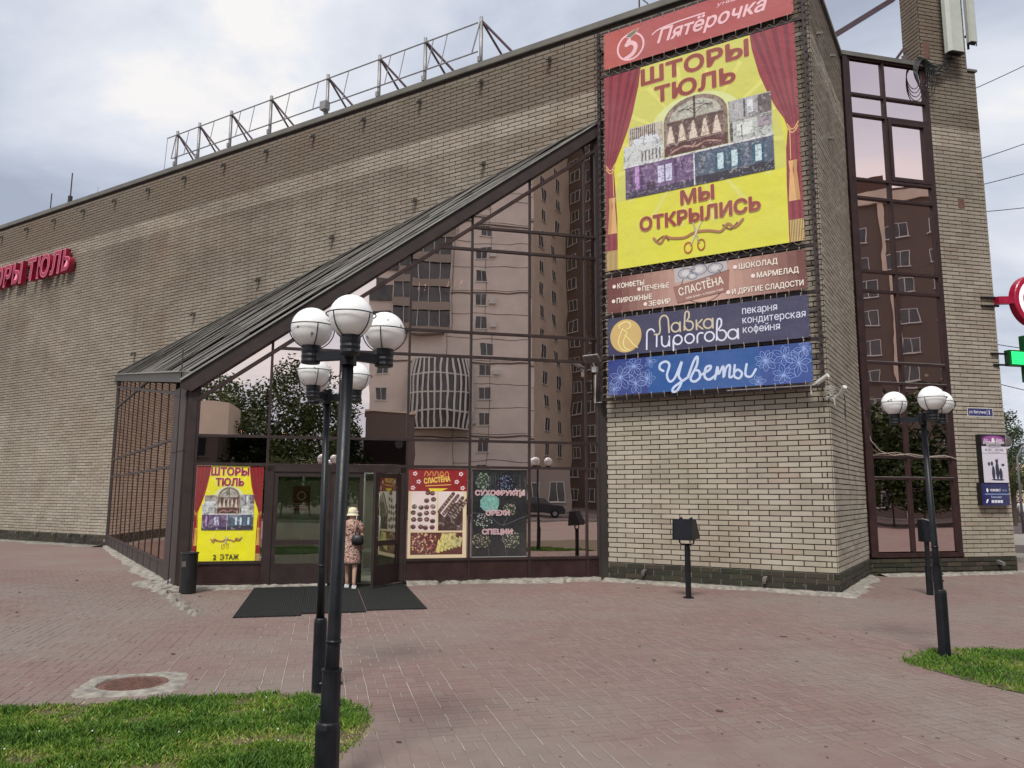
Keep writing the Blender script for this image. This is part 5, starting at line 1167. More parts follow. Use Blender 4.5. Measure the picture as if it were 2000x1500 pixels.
# notices on the door glass
for (s0, s1, z0, z1, c, lb) in ((6.75, 6.40, 1.52, 2.02, rgb(150, 40, 46), 'small red printed notice on the fixed glass left of the doors'), (6.70, 6.44, 1.02, 1.42, rgb(196, 210, 204), 'plain pale sheet of paper taped below the red notice')):
    t = thing('notice', tuple(glsP(s0, .02, z0)), lb, 'notice'); F = gframe(s0, -.035, z0); m = MB(); m.box(F, 0, s0 - s1, -.006, -.001, 0, z1 - z0); mk('paper', m, 'white_plastic', t); A = Art(F); A.rect(0, 0, s0 - s1, z1 - z0, tuple(v * .5 for v in c[:3]) + (1,)); A.lay()
    if c[0] > .25 and c[1] < .1:
        A.ring((s0 - s1) / 2, .3, .09, .02, rgb(220, 190, 190), 16)
        for k in range(3): A.rect(.04, .05 + k * .04, s0 - s1 - .04, .065 + k * .04, rgb(220, 190, 190))
    A.done('print', t)
# --- street plate and light box on the tower
def tframe(s0, off, z0): return lambda u, o, v: towP(s0 + u, off + o, z0 + v)
t = thing('street_plate', tuple(towP(3.1, .03, 3.9)), 'small dark blue street name plate with house number 1 above the light box', 'street sign')
F = tframe(3.12, .02, 3.90); m = MB(); m.box(F, -.02, .77, -.006, .0, -.02, .21); mk('plate', m, 'white_plastic', t)
A = Art(F); A.lay(); A.rect(0, 0, .75, .19, rgb(34, 40, 110)); A.lay(); A.text('ул. Ватутина', .04, .065, .075, WHT, w=.50, bold=.01); A.rect(.575, .02, .583, .17, WHT); A.text('1', .64, .045, .11, WHT, bold=.03); A.done('print', t)
t = thing('light_box', tuple(towP(3.6, .1, 1.7)), 'tall light box with a purple pet shop panel above a dark blue bank panel', 'wall sign')
F = tframe(3.28, .19, 2.22); m = MB(); m.box(F, 0, .74, -.17, -.001, 0, 1.20); mk('case', m, 'black_plastic', t)
A = Art(F); A.rect(0, 0, .74, 1.20, rgb(52, 22, 62)); A.lay(); A.ell(.37, 1.07, .33, .10, rgb(160, 84, 160)); A.rect(0, 0, .74, .90, rgb(224, 220, 232)); A.rect(0, .72, .74, .73, rgb(120, 110, 120)); A.lay()
A.ell(.36, 1.06, .045, .06, WHT); A.text('Дом', .45, 1.04, .06, WHT, bold=.02); A.text('Кот', .10, 1.04, .05, WHT, bold=.01); A.text('ЗООМАГАЗИН', .05, .965, .065, WHT, w=.64, bold=.03); A.text('ВЕТАПТЕКА', .15, .915, .04, WHT, w=.44, bold=.02)
A.text('РЕЖИМ РАБОТЫ', .20, .86, .03, rgb(60, 40, 70), w=.34); A.text('8.00 - 20.00', .10, .785, .06, rgb(70, 50, 80), w=.54, bold=.01); A.text('без выходных', .20, .74, .03, rgb(60, 40, 70), w=.34)
DK = rgb(44, 46, 74)
A.ell(.42, .30, .055, .22, DK); A.ell(.42, .53, .045, .04, DK); A.poly([(.385, .55), (.375, .61), (.41, .57)], DK); A.poly([(.455, .55), (.47, .61), (.43, .57)], DK); A.ell(.30, .24, .05, .18, DK); A.ell(.52, .20, .05, .16, DK); A.ell(.18, .46, .035, .05, DK); A.ell(.27, .47, .04, .055, DK); A.ell(.60, .44, .05, .03, DK); A.ell(.42, .07, .20, .02, DK)
A.done('print_gloss', t)
F = tframe(3.20, .17, 1.66); m = MB(); m.box(F, 0, .82, -.15, -.001, 0, .55); mk('lower_case', m, 'black_plastic', t)
A = Art(F); A.rect(0, 0, .82, .55, rgb(20, 26, 96)); A.lay(); A.rect(.09, .265, .82, .285, rgb(150, 180, 226)); A.ell(.17, .37, .03, .05, WHT); A.text('ЧЕЛИНВЕСТ', .25, .345, .055, WHT, w=.32, bold=.03); A.text('БАНК', .62, .345, .045, rgb(170, 190, 236), w=.14)
A.text('Банкомат', .27, .18, .055, rgb(190, 206, 240), w=.32, bold=.01); A.poly([(.10, .06), (.15, .06), (.19, .15), (.14, .15)], WHT)
for k in range(4): A.rect(.27 + k * .088, .06, .345 + k * .088, .13, rgb(226, 230, 240))
A.done('print_gloss', t)
# --- projecting signs at the right edge
t = thing('round_sign', tuple(towP(5.3, 0, 6.9)), 'round dark red sign with a pale ring on an arm from the tower corner', 'sign')
c = towP(5.38, .1, 6.98); X3 = (TD, UP, TN)
m = MB(); m.lathe(c, [(.68, -.11), (.70, -.09), (.70, .09), (.68, .11)], 40, ax=X3); mk('disc', m, 'red_sign', t, smooth=False)
def rg(r0, r1, z, mat, nm):
    m = MB(); n = 40
    for i in range(n):
        a, b = 2 * math.pi * i / n, 2 * math.pi * (i + 1) / n; P = [(r0 * math.cos(a), r0 * math.sin(a)), (r1 * math.cos(a), r1 * math.sin(a)), (r1 * math.cos(b), r1 * math.sin(b)), (r0 * math.cos(b), r0 * math.sin(b))]
        m.prism([c + TD * x + UP * y + TN * z for x, y in P], TN * .012)
    mk(nm, m, mat, t)
rg(.45, .56, .11, 'white_sign', 'ring')
v, f = text_mesh('А', .05, .1, 0); m = MB(); x0 = sum(q[0] for q in v) / len(v); m.v = [tuple(c + TD * ((q[0] - x0) * .95) + UP * ((q[1] - .34) * .95) + TN * .125) for q in v]; m.f = f; m.c = [None] * len(f); m.t = [.5] * len(f); mk('letter', m, 'white_sign', t)
m = MB(); m.bar(towP(4.2, .1, 6.93), towP(4.72, .1, 6.97), .16, .19, up=UP); mk('arm', m, 'red_sign', t)
m = MB(); m.bar(towP(3.78, .03, 7.0), towP(4.3, .06, 7.02), .05); m.bar(towP(3.78, .03, 6.78), towP(4.3, .06, 6.80), .05); mk('bracket', m, 'black_paint', t)
t = thing('pharmacy_cross', tuple(towP(5.1, 0, 5.0)), 'green lit pharmacy cross on two brackets below the round red sign', 'sign')
c = towP(5.14, .1, 5.42); a, b = .21, .62
CP = [(-b, -a), (-a, -a), (-a, -b), (a, -b), (a, -a), (b, -a), (b, a), (a, a), (a, b), (-a, b), (-a, a), (-b, a)]
CP = [(x * 1.22, y * .98) for x, y in CP]
m = MB(); m.prism([c + TD * x + UP * y - TN * .08 for x, y in CP], TN * .16); mk('case', m, 'green_paint', t)
m = MB()
for i in range(-15, 16):
    for j in range(-12, 13):
        x, y = i * .048, j * .048
        if (abs(x) < b * 1.22 - .04 and abs(y) < a * .98 - .03) or (abs(y) < b * .98 - .04 and abs(x) < a * 1.22 - .03): m.box(lambda q, o, z: c + TD * (x + q) + UP * (y + z) + TN * (.08 + o), -.017, .017, 0, .008, -.017, .017)
mk('diodes', m, 'green_led', t, kind='stuff')
m = MB(); m.bar(towP(3.95, .03, 5.53), towP(4.55, .1, 5.53), .045); m.bar(towP(4.02, .03, 5.24), towP(4.55, .1, 5.24), .045); m.bar(towP(4.38, .08, 5.24), towP(4.38, .08, 5.53), .03); mk('bracket', m, 'black_paint', t)
# small things on the walls
t = thing('wall_floodlight', (-4.75, -.4, 4.8), 'small pale floodlight on a bracket at the left lower corner of the banners', 'floodlight')
F = lambda a, o, z: Vt((-4.86 + a, -.55 - o, 4.80 + z)); m = MB(); m.prism([F(-.16, 0, 0), F(.22, .02, .0), F(.22, .20, .14), F(-.16, .18, .14)], (0, .05, .03)); mk('head', m, 'galvanised', t)
m = MB(); m.prism([F(-.13, .02, -.0), F(.19, .04, -.0), F(.19, .18, .11), F(-.13, .16, .11)], (0, -.006, -.006)); mk('lens', m, 'dark_pane', t)
m = MB(); m.box(F, -.02, .09, -.12, -.02, -.20, -.08); m.bar(F(.03, -.1, -.1), F(.03, .02, .03), .03); m.tube([F(-.1, -.4, -.2), F(-.12, -.4, -.85), F(.05, -.4, -.85)], .012, 5); mk('bracket', m, 'white_plastic', t)
def cctv(x, y, z, dx, label):
    t = thing('security_camera', (x, y, z), label, 'camera', None); m = MB(); m.tube([(x, y, z), (x + dx, y - .12, z + .12)], .045, 10); mk('body', m, 'white_plastic', t); m = MB(); m.tube([(x - .02, y + .03, z), (x - .14, y + .1, z - .04), (x - .14, y + .12, z - .2)], .015, 6); mk('bracket', m, 'white_plastic', t)
cctv(-.12, -.45, 4.02, .22, 'white bullet camera at the lower right corner of the blue banner'); cctv(.2, .15, 3.86, .10, 'small white camera just round the corner of the brick pier')
m = MB(); r = random.Random(5)
for k in range(7):
    P = [(-.05 + k * .01, -.1, 4.0)]
    for q in range(6): P.append((r.uniform(-.08, .16), -.05 - r.uniform(0, .08), 3.98 - q * .05 + r.uniform(-.03, .03)))
    m.tube(P, .006, 4)
o = mk('camera_wires', m, 'white_plastic'); o['label'] = 'tangle of thin pale wires hanging under the corner cameras'; o['category'] = 'wires'
m = MB(); m.tube([(-1.9, -.36, 4.0), (-.1, -.4, 3.99)], .012, 6); o = mk('conduit', m, 'galvanised'); o['label'] = 'thin steel conduit running below the blue banner to the corner'; o['category'] = 'conduit'
# ------------------------------------------------------------------ globe lamps
CA = Vt((CAMP.x, CAMP.y, 0))
def tocam(p): d = CA - Vt((p[0], p[1], 0)); return d.normalized()
def globe_lamp(base, ang0, label, lean=(0, 0), hsl=.64, sl2=None, zc=2.84, arms=.34, gr_=.148, w1=.062):
    """ang0: direction (world angle) of the first arm"""
    b = Vt((base[0], base[1], 0)); t = thing('globe_lamp', tuple(b), label, 'street lamp', 'black three globe lamps on the forecourt')
    L = lambda z: b + Vt((lean[0] * z / 3, lean[1] * z / 3, z))
    m = MB(); m.lathe(b + UP * -.02, [(w1 * 1.02, 0), (w1, .04), (w1, hsl), (w1 * .93, hsl + .03), (w1 * .8, hsl + .04)], 14); mk('base_sleeve', m, 'black_paint', t, smooth=False)
    if sl2:
        m = MB(); m.tube([L(hsl), L(sl2)], w1 * .78, 14); m.tube([L(sl2 - .012), L(sl2)], w1 * .85, 14); mk('upper_sleeve', m, 'black_paint', t)
        for z in (sl2 - .09, hsl + .12):
            for q in (-1, 1):
                m = MB(); s_ = Vt((tocam(base).y, -tocam(base).x, 0)) * (q * w1 * .85); m.tube([L(z) + s_ * .8, L(z) + s_ * 1.12], .011, 6); mk('bolt', m, 'black_paint', t)
    m = MB(); m.tube([L(hsl + .0), L(hsl + .5), L(zc - .05)], [w1 * .66, w1 * .56, w1 * .5], 14); m.tube([L(hsl + .5), L(hsl + .52)], w1 * .64, 12); mk('pole', m, 'black_paint', t, smooth=True)
    top = L(zc); m = MB(); m.tube([top - UP * .10, top + UP * .04], w1 * .72, 14); mk('hub', m, 'black_paint', t)
    for k in range(3):
        a = ang0 + k * 2 * math.pi / 3; d = Vt((math.cos(a), math.sin(a), 0)); e = top + d * arms
        m = MB(); m.bar(top - UP * .03, e - UP * .03, .055, .06); am = mk('arm', m, 'black_paint', t)
        m = MB(); m.lathe(e - UP * .075, [(.062, 0), (.066, .012), (.062, .03), (.066, .05), (.062, .065), (.066, .085), (.066, .12), (.058, .13)], 18); mk('cup', m, 'black_paint', am)
        gc = e + UP * (.045 + gr_ * .92)
        m = MB(); m.sphere(gc, gr_, 28, 18); g = mk('globe', m, 'opal_globe', am, smooth=True)
        m = MB(); rr = gr_ * 1.13; n = 26
        m.tube([gc + Vt((rr * math.cos(q), rr * math.sin(q), .01)) for q in [2 * math.pi * i / n for i in range(n)]], .0042, 5, closed=True)
        for q in range(4):
            a2 = a + math.pi / 4 + q * math.pi / 2; P = []
            for i in range(9):
                ph = i / 8 * 1.18; P.append(gc + Vt((math.cos(a2) * rr * math.cos(ph), math.sin(a2) * rr * math.cos(ph), .01 - rr * math.sin(ph))))
            m.tube(P, .0042, 5)
        mk('guard', m, 'black_paint', am)
    return t
rt = lambda p: Vt((-tocam(p).y, tocam(p).x, 0))   # screen right at p
pA = (-1.305, -12.58)
dA = math.atan2(tocam(pA).y, tocam(pA).x)
rA = Vt((math.cos(dA + math.pi / 2), math.sin(dA + math.pi / 2), 0))
# near lamp stands 5.3 m from the viewer on the ray through the photo's pole foot
_ray = lambda X, Y: (f_ * 1522 + r_ * (X - 1000) - u_ * (Y - 750)).normalized()
def on_ground(X, Y): d = _ray(X, Y); return CAMP + d * (-CAMP.z / d.z)
def at_dist(X, dist):
    d = _ray(X, 967); h = Vt((d.x, d.y, 0)).normalized(); return CA + h * dist
pA = at_dist(657, 5.35); dA = math.atan2(tocam(pA).y, tocam(pA).x); rA = Vt((-math.sin(dA), math.cos(dA), 0))
globe_lamp((pA.x, pA.y), dA + .02, 'nearest three globe lamp, its pole crossing the entrance doors and its foot out of view', lean=(rA.x * .05, rA.y * .05), hsl=.40, sl2=.74, zc=2.82, arms=.29, gr_=.142, w1=.078)
pB = on_ground(621, 1352); dB = math.atan2(tocam(pB).y, tocam(pB).x)
rB = Vt((-math.sin(dB), math.cos(dB), 0))
globe_lamp((pB.x, pB.y), dB + math.pi / 2, 'globe lamp standing on the lawn edge close behind the nearest lamp', lean=(-rB.x * .02, -rB.y * .02), hsl=.66, zc=2.84, arms=.27, w1=.062)
pC = on_ground(1846, 1286); dC = math.atan2(tocam(pC).y, tocam(pC).x); rC = Vt((-math.sin(dC), math.cos(dC), 0))
globe_lamp((pC.x, pC.y), dC + .35, 'globe lamp rising from the right hand lawn in front of the stair tower', lean=(-rC.x * .06, -rC.y * .06), hsl=.76, sl2=1.05, zc=2.82, arms=.31, w1=.066)
# plain black post behind the right hand lamp
pD = on_ground(1817, 1162); t = thing('black_post', tuple(pD), 'stubby black pedestal with a hooded flood lamp, just behind the right hand globe lamp', 'bollard light')
m = MB(); m.lathe(pD, [(.062, 0), (.062, .55), (.045, .56), (.045, 1.0)], 12); mk('post', m, 'black_paint', t)
m = MB(); F = lambda a, o, z: pD + Vt((TD.x * a - TN.x * 0, TD.y * a, 0)) + TN * o + UP * z
m.prism([F(-.10, -.10, 1.0), F(-.10, .08, 1.0), F(-.10, .02, 1.42), F(-.10, -.10, 1.42)], TD * .17); mk('lamp_head', m, 'black_paint', t)
m = MB(); m.tube([F(-.08, -.0, 1.44), F(.05, .05, 1.40)], .012, 5); mk('edge_trim', m, 'galvanised', t)
# box floodlight on a post in front of the brick pier
pF = on_ground(1345, 1168); dF = (Matrix.Rotation(R(-24), 4, 'Z') @ tocam(pF)); t = thing('post_floodlight', tuple(pF), 'black wedge shaped floodlight on a short post in front of the pale brick pier', 'floodlight')
rF = Vt((-dF.y, dF.x, 0)); F = lambda a, o, z: pF + rF * a + dF * o + UP * z
m = MB(); m.lathe(pF, [(.052, 0), (.052, .95)], 14); m.lathe(pF, [(.10, 0), (.10, .02)], 14); mk('post', m, 'black_paint', t)
m = MB(); m.box(F, -.20, .155, -.12, .10, 1.075, 1.11) if False else None
m = MB()
A_p = [(-.16, 1.06), (.13, 1.08), (.16, 1.14), (.02, 1.43), (-.14, 1.43)]
m.prism([F(-.205, -o, z) for o, z in A_p], rF * .36); mk('housing', m, 'black_paint', t)
for q in (.165, -.215): m = MB(); m.prism([F(q, -o * 1.08, z - .01) for o, z in A_p], rF * .012); mk('side_plate', m, 'black_plastic', t)
m = MB(); m.tube([F(-.15, 0, 1.10), F(-.15, 0, 1.0), F(-.12, 0, .965), F(.10, 0, .965), F(.13, 0, 1.0), F(.13, 0, 1.10)], .016, 8); mk('yoke', m, 'black_paint', t)
m = MB(); 
for a in (-.13, .07): m.tube([F(a, .02, 1.425), F(a + .05, .02, 1.45)], .022, 8)
mk('hinge', m, 'black_paint', t)
m = MB(); m.tube([F(.10, .05, 1.06), F(.12, .10, 1.0), F(.14, .08, .955), F(.05, .02, .93)], .008, 5); mk('cable', m, 'rope', t)
# litter bin beside the corner post
pG = on_ground(366, 1159); t = thing('litter_bin', tuple(pG), 'black cylindrical litter bin with an open rolled rim at the glazed corner', 'litter bin')
m = MB(); m.lathe(pG, [(.135, 0), (.150, .02), (.153, .735), (.148, .745), (.138, .72), (.128, .40), (.10, .39)], 22); mk('drum', m, 'black_plastic', t, smooth=False)
m = MB(); m.tube([pG + Vt((.152 * math.cos(a), .152 * math.sin(a), .745)) for a in [2 * math.pi * i / 22 for i in range(22)]], .018, 6, closed=True)
mk('rim', m, 'black_plastic', t)
dG = tocam(pG); rG = Vt((-dG.y, dG.x, 0)); m = MB(); m.box(lambda a, o, z: pG + rG * a + dG * o + UP * z, -.13, -.04, .135, .139, .50, .60); mk('sticker', m, 'coping_grey', t)
# drain spout at the corner
pH = on_ground(322, 1146); t = thing('drain_spout', tuple(pH), 'short grey drain spout tipped onto the cement beside the litter bin', 'drain pipe')
m = MB(); m.tube([pH + UP * .05, pH + Vt((.28, .16, .22))], .055, 12, cap=False); m.tube([pH + UP * .05, pH + Vt((.28, .16, .22))], .047, 12, cap=False); mk('pipe', m, 'galvanised', t, smooth=True)
# broken cement lumps
r = random.Random(21)
for k, (X, Y, s_) in enumerate(((318, 1160, .10), (330, 1168, .13), (338, 1175, .08), (345, 1166, .10), (352, 1183, .11), (362, 1190, .08), (376, 1198, .08), (383, 1203, .06), (308, 1150, .12), (296, 1146, .10), (327, 1158, .09))):
    p = on_ground(X, Y); m = MB(); n = 9
    ring = lambda q, z: [(p.x + s_ * q * (1 + r.gauss(0, .16)) * math.cos(6.283 * i / n), p.y + s_ * q * (1 + r.gauss(0, .16)) * math.sin(6.283 * i / n), z) for i in range(n)]
    a, b = ring(1.1, -.005), ring(.75, .03 + s_ * .3); m.v = a + b; m.f = [(i, (i + 1) % n, n + (i + 1) % n, n + i) for i in range(n)] + [tuple(range(n, 2 * n))]; m.c = [None] * (n + 1); m.t = [.5] * (n + 1)
    o = mk('cement_lump', m, 'concrete'); o['label'] = ['first','second','third','fourth','fifth','sixth','seventh','eighth','ninth','tenth','eleventh'][sorted(range(11), key=lambda q: (318,330,338,345,352,362,376,383,308,296,327)[q]).index(k)] + ' lump from the left in the crumbling cement line by the litter bin'; o['category'] = 'rubble'; o['group'] = 'broken cement lumps'
# ------------------------------------------------------------------ ribbed rubber mats
mt = thing('rubber_mat', tuple(glsP(5.8, 1.9, 0)), 'black ribbed rubber mat of three strips laid before the entrance doors', 'doormat')
for (s0, s1, o0, o1) in ((4.42, 5.395, .08, 3.66), (5.41, 6.40, .10, 3.82), (6.405, 7.40, .12, 4.02)):
    m = MB(); m.box(glsP, s0, s1, o0, o1, .004, .014); k = s0 + .02
    while k < s1 - .015: m.box(glsP, k, k + .016, o0, o1, .014, .021, skip=(0,)); k += .034
    q = o0 + .15
    while q < o1: m.box(glsP, s0, s1, q, q + .012, .014, .018, skip=(0,)); q += .16
    mk('mat_strip', m, 'rubber', mt)
# ------------------------------------------------------------------ people
def skinned(name, joints, edges, rad, parent, mat, root=0, sub=2):
    me = bpy.data.meshes.new(name); inv = ROOT[parent.name].inverted()
    me.from_pydata([tuple(inv @ Vt(j)) for j in joints], edges, []); me.materials.append(MATS[mat])
    o = bpy.data.objects.new(name, me); link(o, parent)
    sk = o.modifiers.new('skin', 'SKIN'); sk.use_smooth_shade = True
    for i, v in enumerate(me.skin_vertices[0].data):
        q = rad[i]; v.radius = q if hasattr(q, '__len__') else (q, q)
        v.use_root = (i == root)
    sb = o.modifiers.new('subsurf', 'SUBSURF'); sb.levels = sub; sb.render_levels = sub
    return o
def person(base, face, H, label, outfit, stride=.12, hat=False, bag=False):
    """base: feet; face: world angle looked along"""
    t = thing('person', tuple(base), label, 'person'); b = Vt(base); fw = Vt((math.cos(face), math.sin(face), 0)); rg_ = Vt((fw.y, -fw.x, 0)); k = H / 1.66
    P = lambda a, o, z: b + (rg_ * a + fw * o + UP * z) * k
    J = [P(0, 0, .92), P(0, .01, 1.10), P(0, .0, 1.26), P(0, -.01, 1.38), P(0, .0, 1.45), P(0, .03, 1.53), P(0, .035, 1.60)]
    rad = [(.135, .105), (.120, .09), (.135, .10), (.10, .075), (.052, .05), (.075, .085), (.06, .07)]; E = [(0, 1), (1, 2), (2, 3), (3, 4), (4, 5), (5, 6)]
    def add(j, r_, par): J.append(j); rad.append(r_); E.append((par, len(J) - 1)); return len(J) - 1
    for s_, o_ in ((-1, stride), (1, -stride)):
        h = add(P(s_ * .09, .0, .82), (.085, .09), 0); kn = add(P(s_ * .085, o_ * .55 + .02, .46), (.055, .058), h); an = add(P(s_ * .08, o_, .09), (.036, .038), kn); add(P(s_ * .085, o_ + .13, .03), (.032, .022), an)
    hands = []
    for s_ in (-1, 1):
        sh = add(P(s_ * .17, 0, 1.36), (.05, .05), 3); el = add(P(s_ * .225, -.03, 1.09), (.038, .038), sh); wr = add(P(s_ * .215, .12 if s_ > 0 else .06, .90), (.025, .027), el); hd = add(P(s_ * .205, .17 if s_ > 0 else .08, .84), (.030, .016), wr); hands.append((s_, hd))
        for q in range(4): 
            f0 = add(P(s_ * (.19 + .012 * q), (.19 if s_ > 0 else .10), .80 - .003 * (q in (1, 2))), .0085, hd); add(P(s_ * (.185 + .012 * q), (.185 if s_ > 0 else .095), .765 - .006 * (q in (1, 2))), .007, f0)
        add(P(s_ * .175, (.20 if s_ > 0 else .11), .83), .009, hd)
    skinned('body', J, E, [tuple(x * k for x in (q if hasattr(q, '__len__') else (q, q))) for q in rad], t, 'skin')
    # face: nose, eyes, ears
    m = MB(); m.sphere(P(0, .118, 1.555), .014 * k, 8, 6)
    for s_ in (-1, 1): m.sphere(P(s_ * .078, .02, 1.555), .018 * k, 8, 6)
    mk('nose_and_ears', m, 'skin', t, smooth=True, kind='stuff')
    m = MB()
    for s_ in (-1, 1): m.sphere(P(s_ * .03, .108, 1.575), .010 * k, 8, 6)
    mk('eyes', m, 'cloth_dark', t)
    m = MB(); m.lathe(P(0, .02, 1.50), [(.05 * k, 0), (.083 * k, .03), (.088 * k, .09 * k), (.075 * k, .14 * k), (.035 * k, .165 * k)], 16); mk('hair', m, 'bark', t, smooth=True)
    ax3 = (rg_, fw, UP)
    if outfit == 'dress':
        m = MB(); m.lathe(P(0, 0, .50), [(.20 * k, 0), (.205 * k, .05), (.185 * k, .25 * k), (.172 * k, .40 * k), (.150 * k, .55 * k), (.165 * k, .72 * k), (.175 * k, .82 * k), (.14 * k, .90 * k), (.07 * k, .95 * k)], 28, ax=ax3, ey=.72)
        q = len(m.v); rz_ = random.Random(1)
        m.v = [(v[0] + rz_.gauss(0, .002), v[1] + rz_.gauss(0, .002), v[2]) for v in m.v]
        for s_ in (-1, 1): m.tube([P(s_ * .12, 0, 1.37), P(s_ * .185, -.005, 1.30), P(s_ * .215, -.022, 1.17)], [.066 * k, .062 * k, .058 * k], 12)
        mk('dress', m, 'dress_print', t, smooth=True)
    else:
        m = MB(); m.lathe(P(0, 0, .86), [(.165 * k, 0), (.16 * k, .2), (.185 * k, .42 * k), (.175 * k, .50 * k), (.07 * k, .58 * k)], 20, ax=ax3, ey=.68)
        for s_ in (-1, 1): m.tube([P(s_ * .13, 0, 1.38), P(s_ * .19, -.01, 1.30), P(s_ * .225, -.03, 1.12)], [.07 * k, .066 * k, .058 * k], 10)
        mk('shirt', m, 'cloth_white', t, smooth=True)
        m = MB()
        for s_, o_ in ((-1, stride), (1, -stride)): m.tube([P(s_ * .08, 0, .92), P(s_ * .085, o_ * .5, .5), P(s_ * .08, o_, .08)], [.11 * k, .085 * k, .07 * k], 12)
        mk('trousers', m, 'cloth_dark', t, smooth=True)
    m = MB()
    for s_, o_ in ((-1, stride), (1, -stride)): m.prism([P(s_ * .085 - .045, o_ - .05, .0), P(s_ * .085 + .045, o_ - .05, .0), P(s_ * .085 + .05, o_ + .12, 0), P(s_ * .085, o_ + .20, 0), P(s_ * .085 - .05, o_ + .12, 0)], UP * .055 * k)
    mk('shoes', m, 'cloth_white', t)
    if hat:
        m = MB(); m.lathe(P(0, .025, 1.565), [(.128 * k, -.035), (.140 * k, -.04), (.128 * k, -.028), (.100 * k, .012), (.102 * k, .03), (.098 * k, .075), (.078 * k, .112), (.035 * k, .125)], 26, ax=ax3); mk('hat', m, 'hat_cream', t, smooth=True)
        m = MB(); m.tube([P(.101 * math.cos(a), .025 + .101 * math.sin(a), 1.59) for a in [2 * math.pi * i / 20 for i in range(20)]], .008, 5, closed=True); m.sphere(P(.10, .0, 1.60), .022, 8, 6); mk('hat_band', m, 'white_plastic', t)
    if bag:
        m = MB(); m.lathe(P(.13, -.125, .90), [(.06, 0), (.115, .02), (.125, .10), (.10, .19), (.04, .205)], 16, ax=(rg_, fw, UP), ey=.42); m.tube([P(.07, -.13, 1.08), P(.10, -.12, 1.25), P(.14, -.03, 1.42), P(.17, .06, 1.30), P(.2, .02, 1.08)], .009, 6); mk('shoulder_bag', m, 'black_plastic', t, smooth=True)
    return t
pw = on_ground(684, 1150)
fa = math.atan2((-GN).y, (-GN).x)
person((pw.x, pw.y, .02), fa - .12, 1.54, 'woman in a brown print dress and pale sun hat stepping through the open door', 'dress', .10, hat=True, bag=True)
pm = at_dist(1994.5, 55); person((pm.x, pm.y, 0), R(60), 1.8, 'distant walker in a white shirt and dark trousers beyond the tower corner', 'shirt', .15)
# ------------------------------------------------------------------ trees
def tree(loc, h, r, label, seed, mat='leaf_mid', group=None, trunk=.16, dens=1.0, name='leafy_tree', slim=1.0, leaf=.22):
    t = thing(name, (loc[0], loc[1], 0), label, 'tree', group); g = random.Random(seed); m = MB(); c = Vt((loc[0], loc[1], 0)); tips = []
    m.tube([c, c + Vt((g.gauss(0, .1), g.gauss(0, .1), h * .3)), c + Vt((g.gauss(0, .25), g.gauss(0, .25), h * .62))], [trunk, trunk * .75, trunk * .35], 8)
    for k in range(9):
        a = g.uniform(0, 6.28); z0 = h * g.uniform(.25, .6); q = r * g.uniform(.4, .8); e = c + Vt((q * math.cos(a) * slim, q * math.sin(a) * slim, z0 + h * g.uniform(.12, .3))); m.tube([c + UP * z0, c.lerp(e, .5) + UP * (z0 * .5 + .3), e], [trunk * .4, trunk * .25, trunk * .1], 5); tips.append(e)
    mk('trunk', m, 'bark', t)
    m = MB(); cl = []
    for k in range(int(26 * dens)):
        a, z = g.uniform(0, 6.28), g.uniform(-.9, 1); q = r * math.sqrt(1 - z * z) * g.uniform(.45, .95); cl.append((c + Vt((q * math.cos(a) * slim, q * math.sin(a) * slim, h * .64 + z * h * .34)), r * g.uniform(.22, .42)))
    for cc, rr in cl:
        base = g.uniform(.1, .9)
        for q in range(int(95 * dens)):
            d = Vt((g.gauss(0, 1), g.gauss(0, 1), g.gauss(0, .8))); d = d.normalized() * rr * g.uniform(.5, 1.08); p = cc + d; x = Vt((g.gauss(0, 1), g.gauss(0, 1), g.gauss(0, .6))).normalized() * leaf * g.uniform(.5, 1.1); y = x.cross(Vt((g.gauss(0, 1), g.gauss(0, 1), g.gauss(0, 1)))).normalized() * leaf * .5
            m.poly([p - x, p - y * .8, p + x, p + y * .8], tint=min(1, max(0, base * .6 + g.random() * .4)))
    mk('crown', m, mat, t); return t
P0 = Vt((-8.5, -3.6, 0))
def pol(P, ang, d): return P + Vt((math.cos(R(ang)), math.sin(R(ang)), 0)) * d
for k, (a, d, h, rr) in enumerate(((-53.5, 58, 9.5, 4.2), (-50.8, 62, 12.5, 4.6), (-48.2, 60, 13.5, 5.0), (-45.9, 58, 10.8, 4.4), (-55.5, 56, 11, 4.6), (-43.9, 66, 8.6, 3.6), (-58, 60, 10, 4.4))):
    p = pol(P0, a, d); tree((p.x, p.y), h, rr, ['tree third from the left in the reflected tree line','fuller tree left of the middle of the reflected tree line','tallest tree in the middle of the reflected tree line','tree right of the middle of the reflected tree line','tree second from the left in the reflected tree line','smallest tree at the right end of the reflected tree line','leftmost tree of the reflected tree line, past the tan house'][k], 30 + k, 'leaf_mid', 'trees across the street', .25, 1.35, leaf=.24)
p = pol(P0, -42.9, 34); tree((p.x, p.y), 4.6, 1.5, 'small young street tree before the low brick annex', 50, 'leaf_mid', None, .07, .5, leaf=.16)
T0c = towP(1.3, 0, 0)
for k, (a, d, h, rr) in enumerate(((-8.5, 40, 8.5, 3.2), (-3.0, 42, 9.5, 3.6), (2.6, 41, 8.8, 3.3), (7.5, 43, 8.4, 3.2))):
    p = pol(T0c, a, d); tree((p.x, p.y), h, rr, ['first','second','third','fourth'][k] + ' street tree from the right in the row before the brown panel house', 60 + k, 'leaf_dark', 'street trees before the dark apartment house', .2, 1.0, leaf=.30)
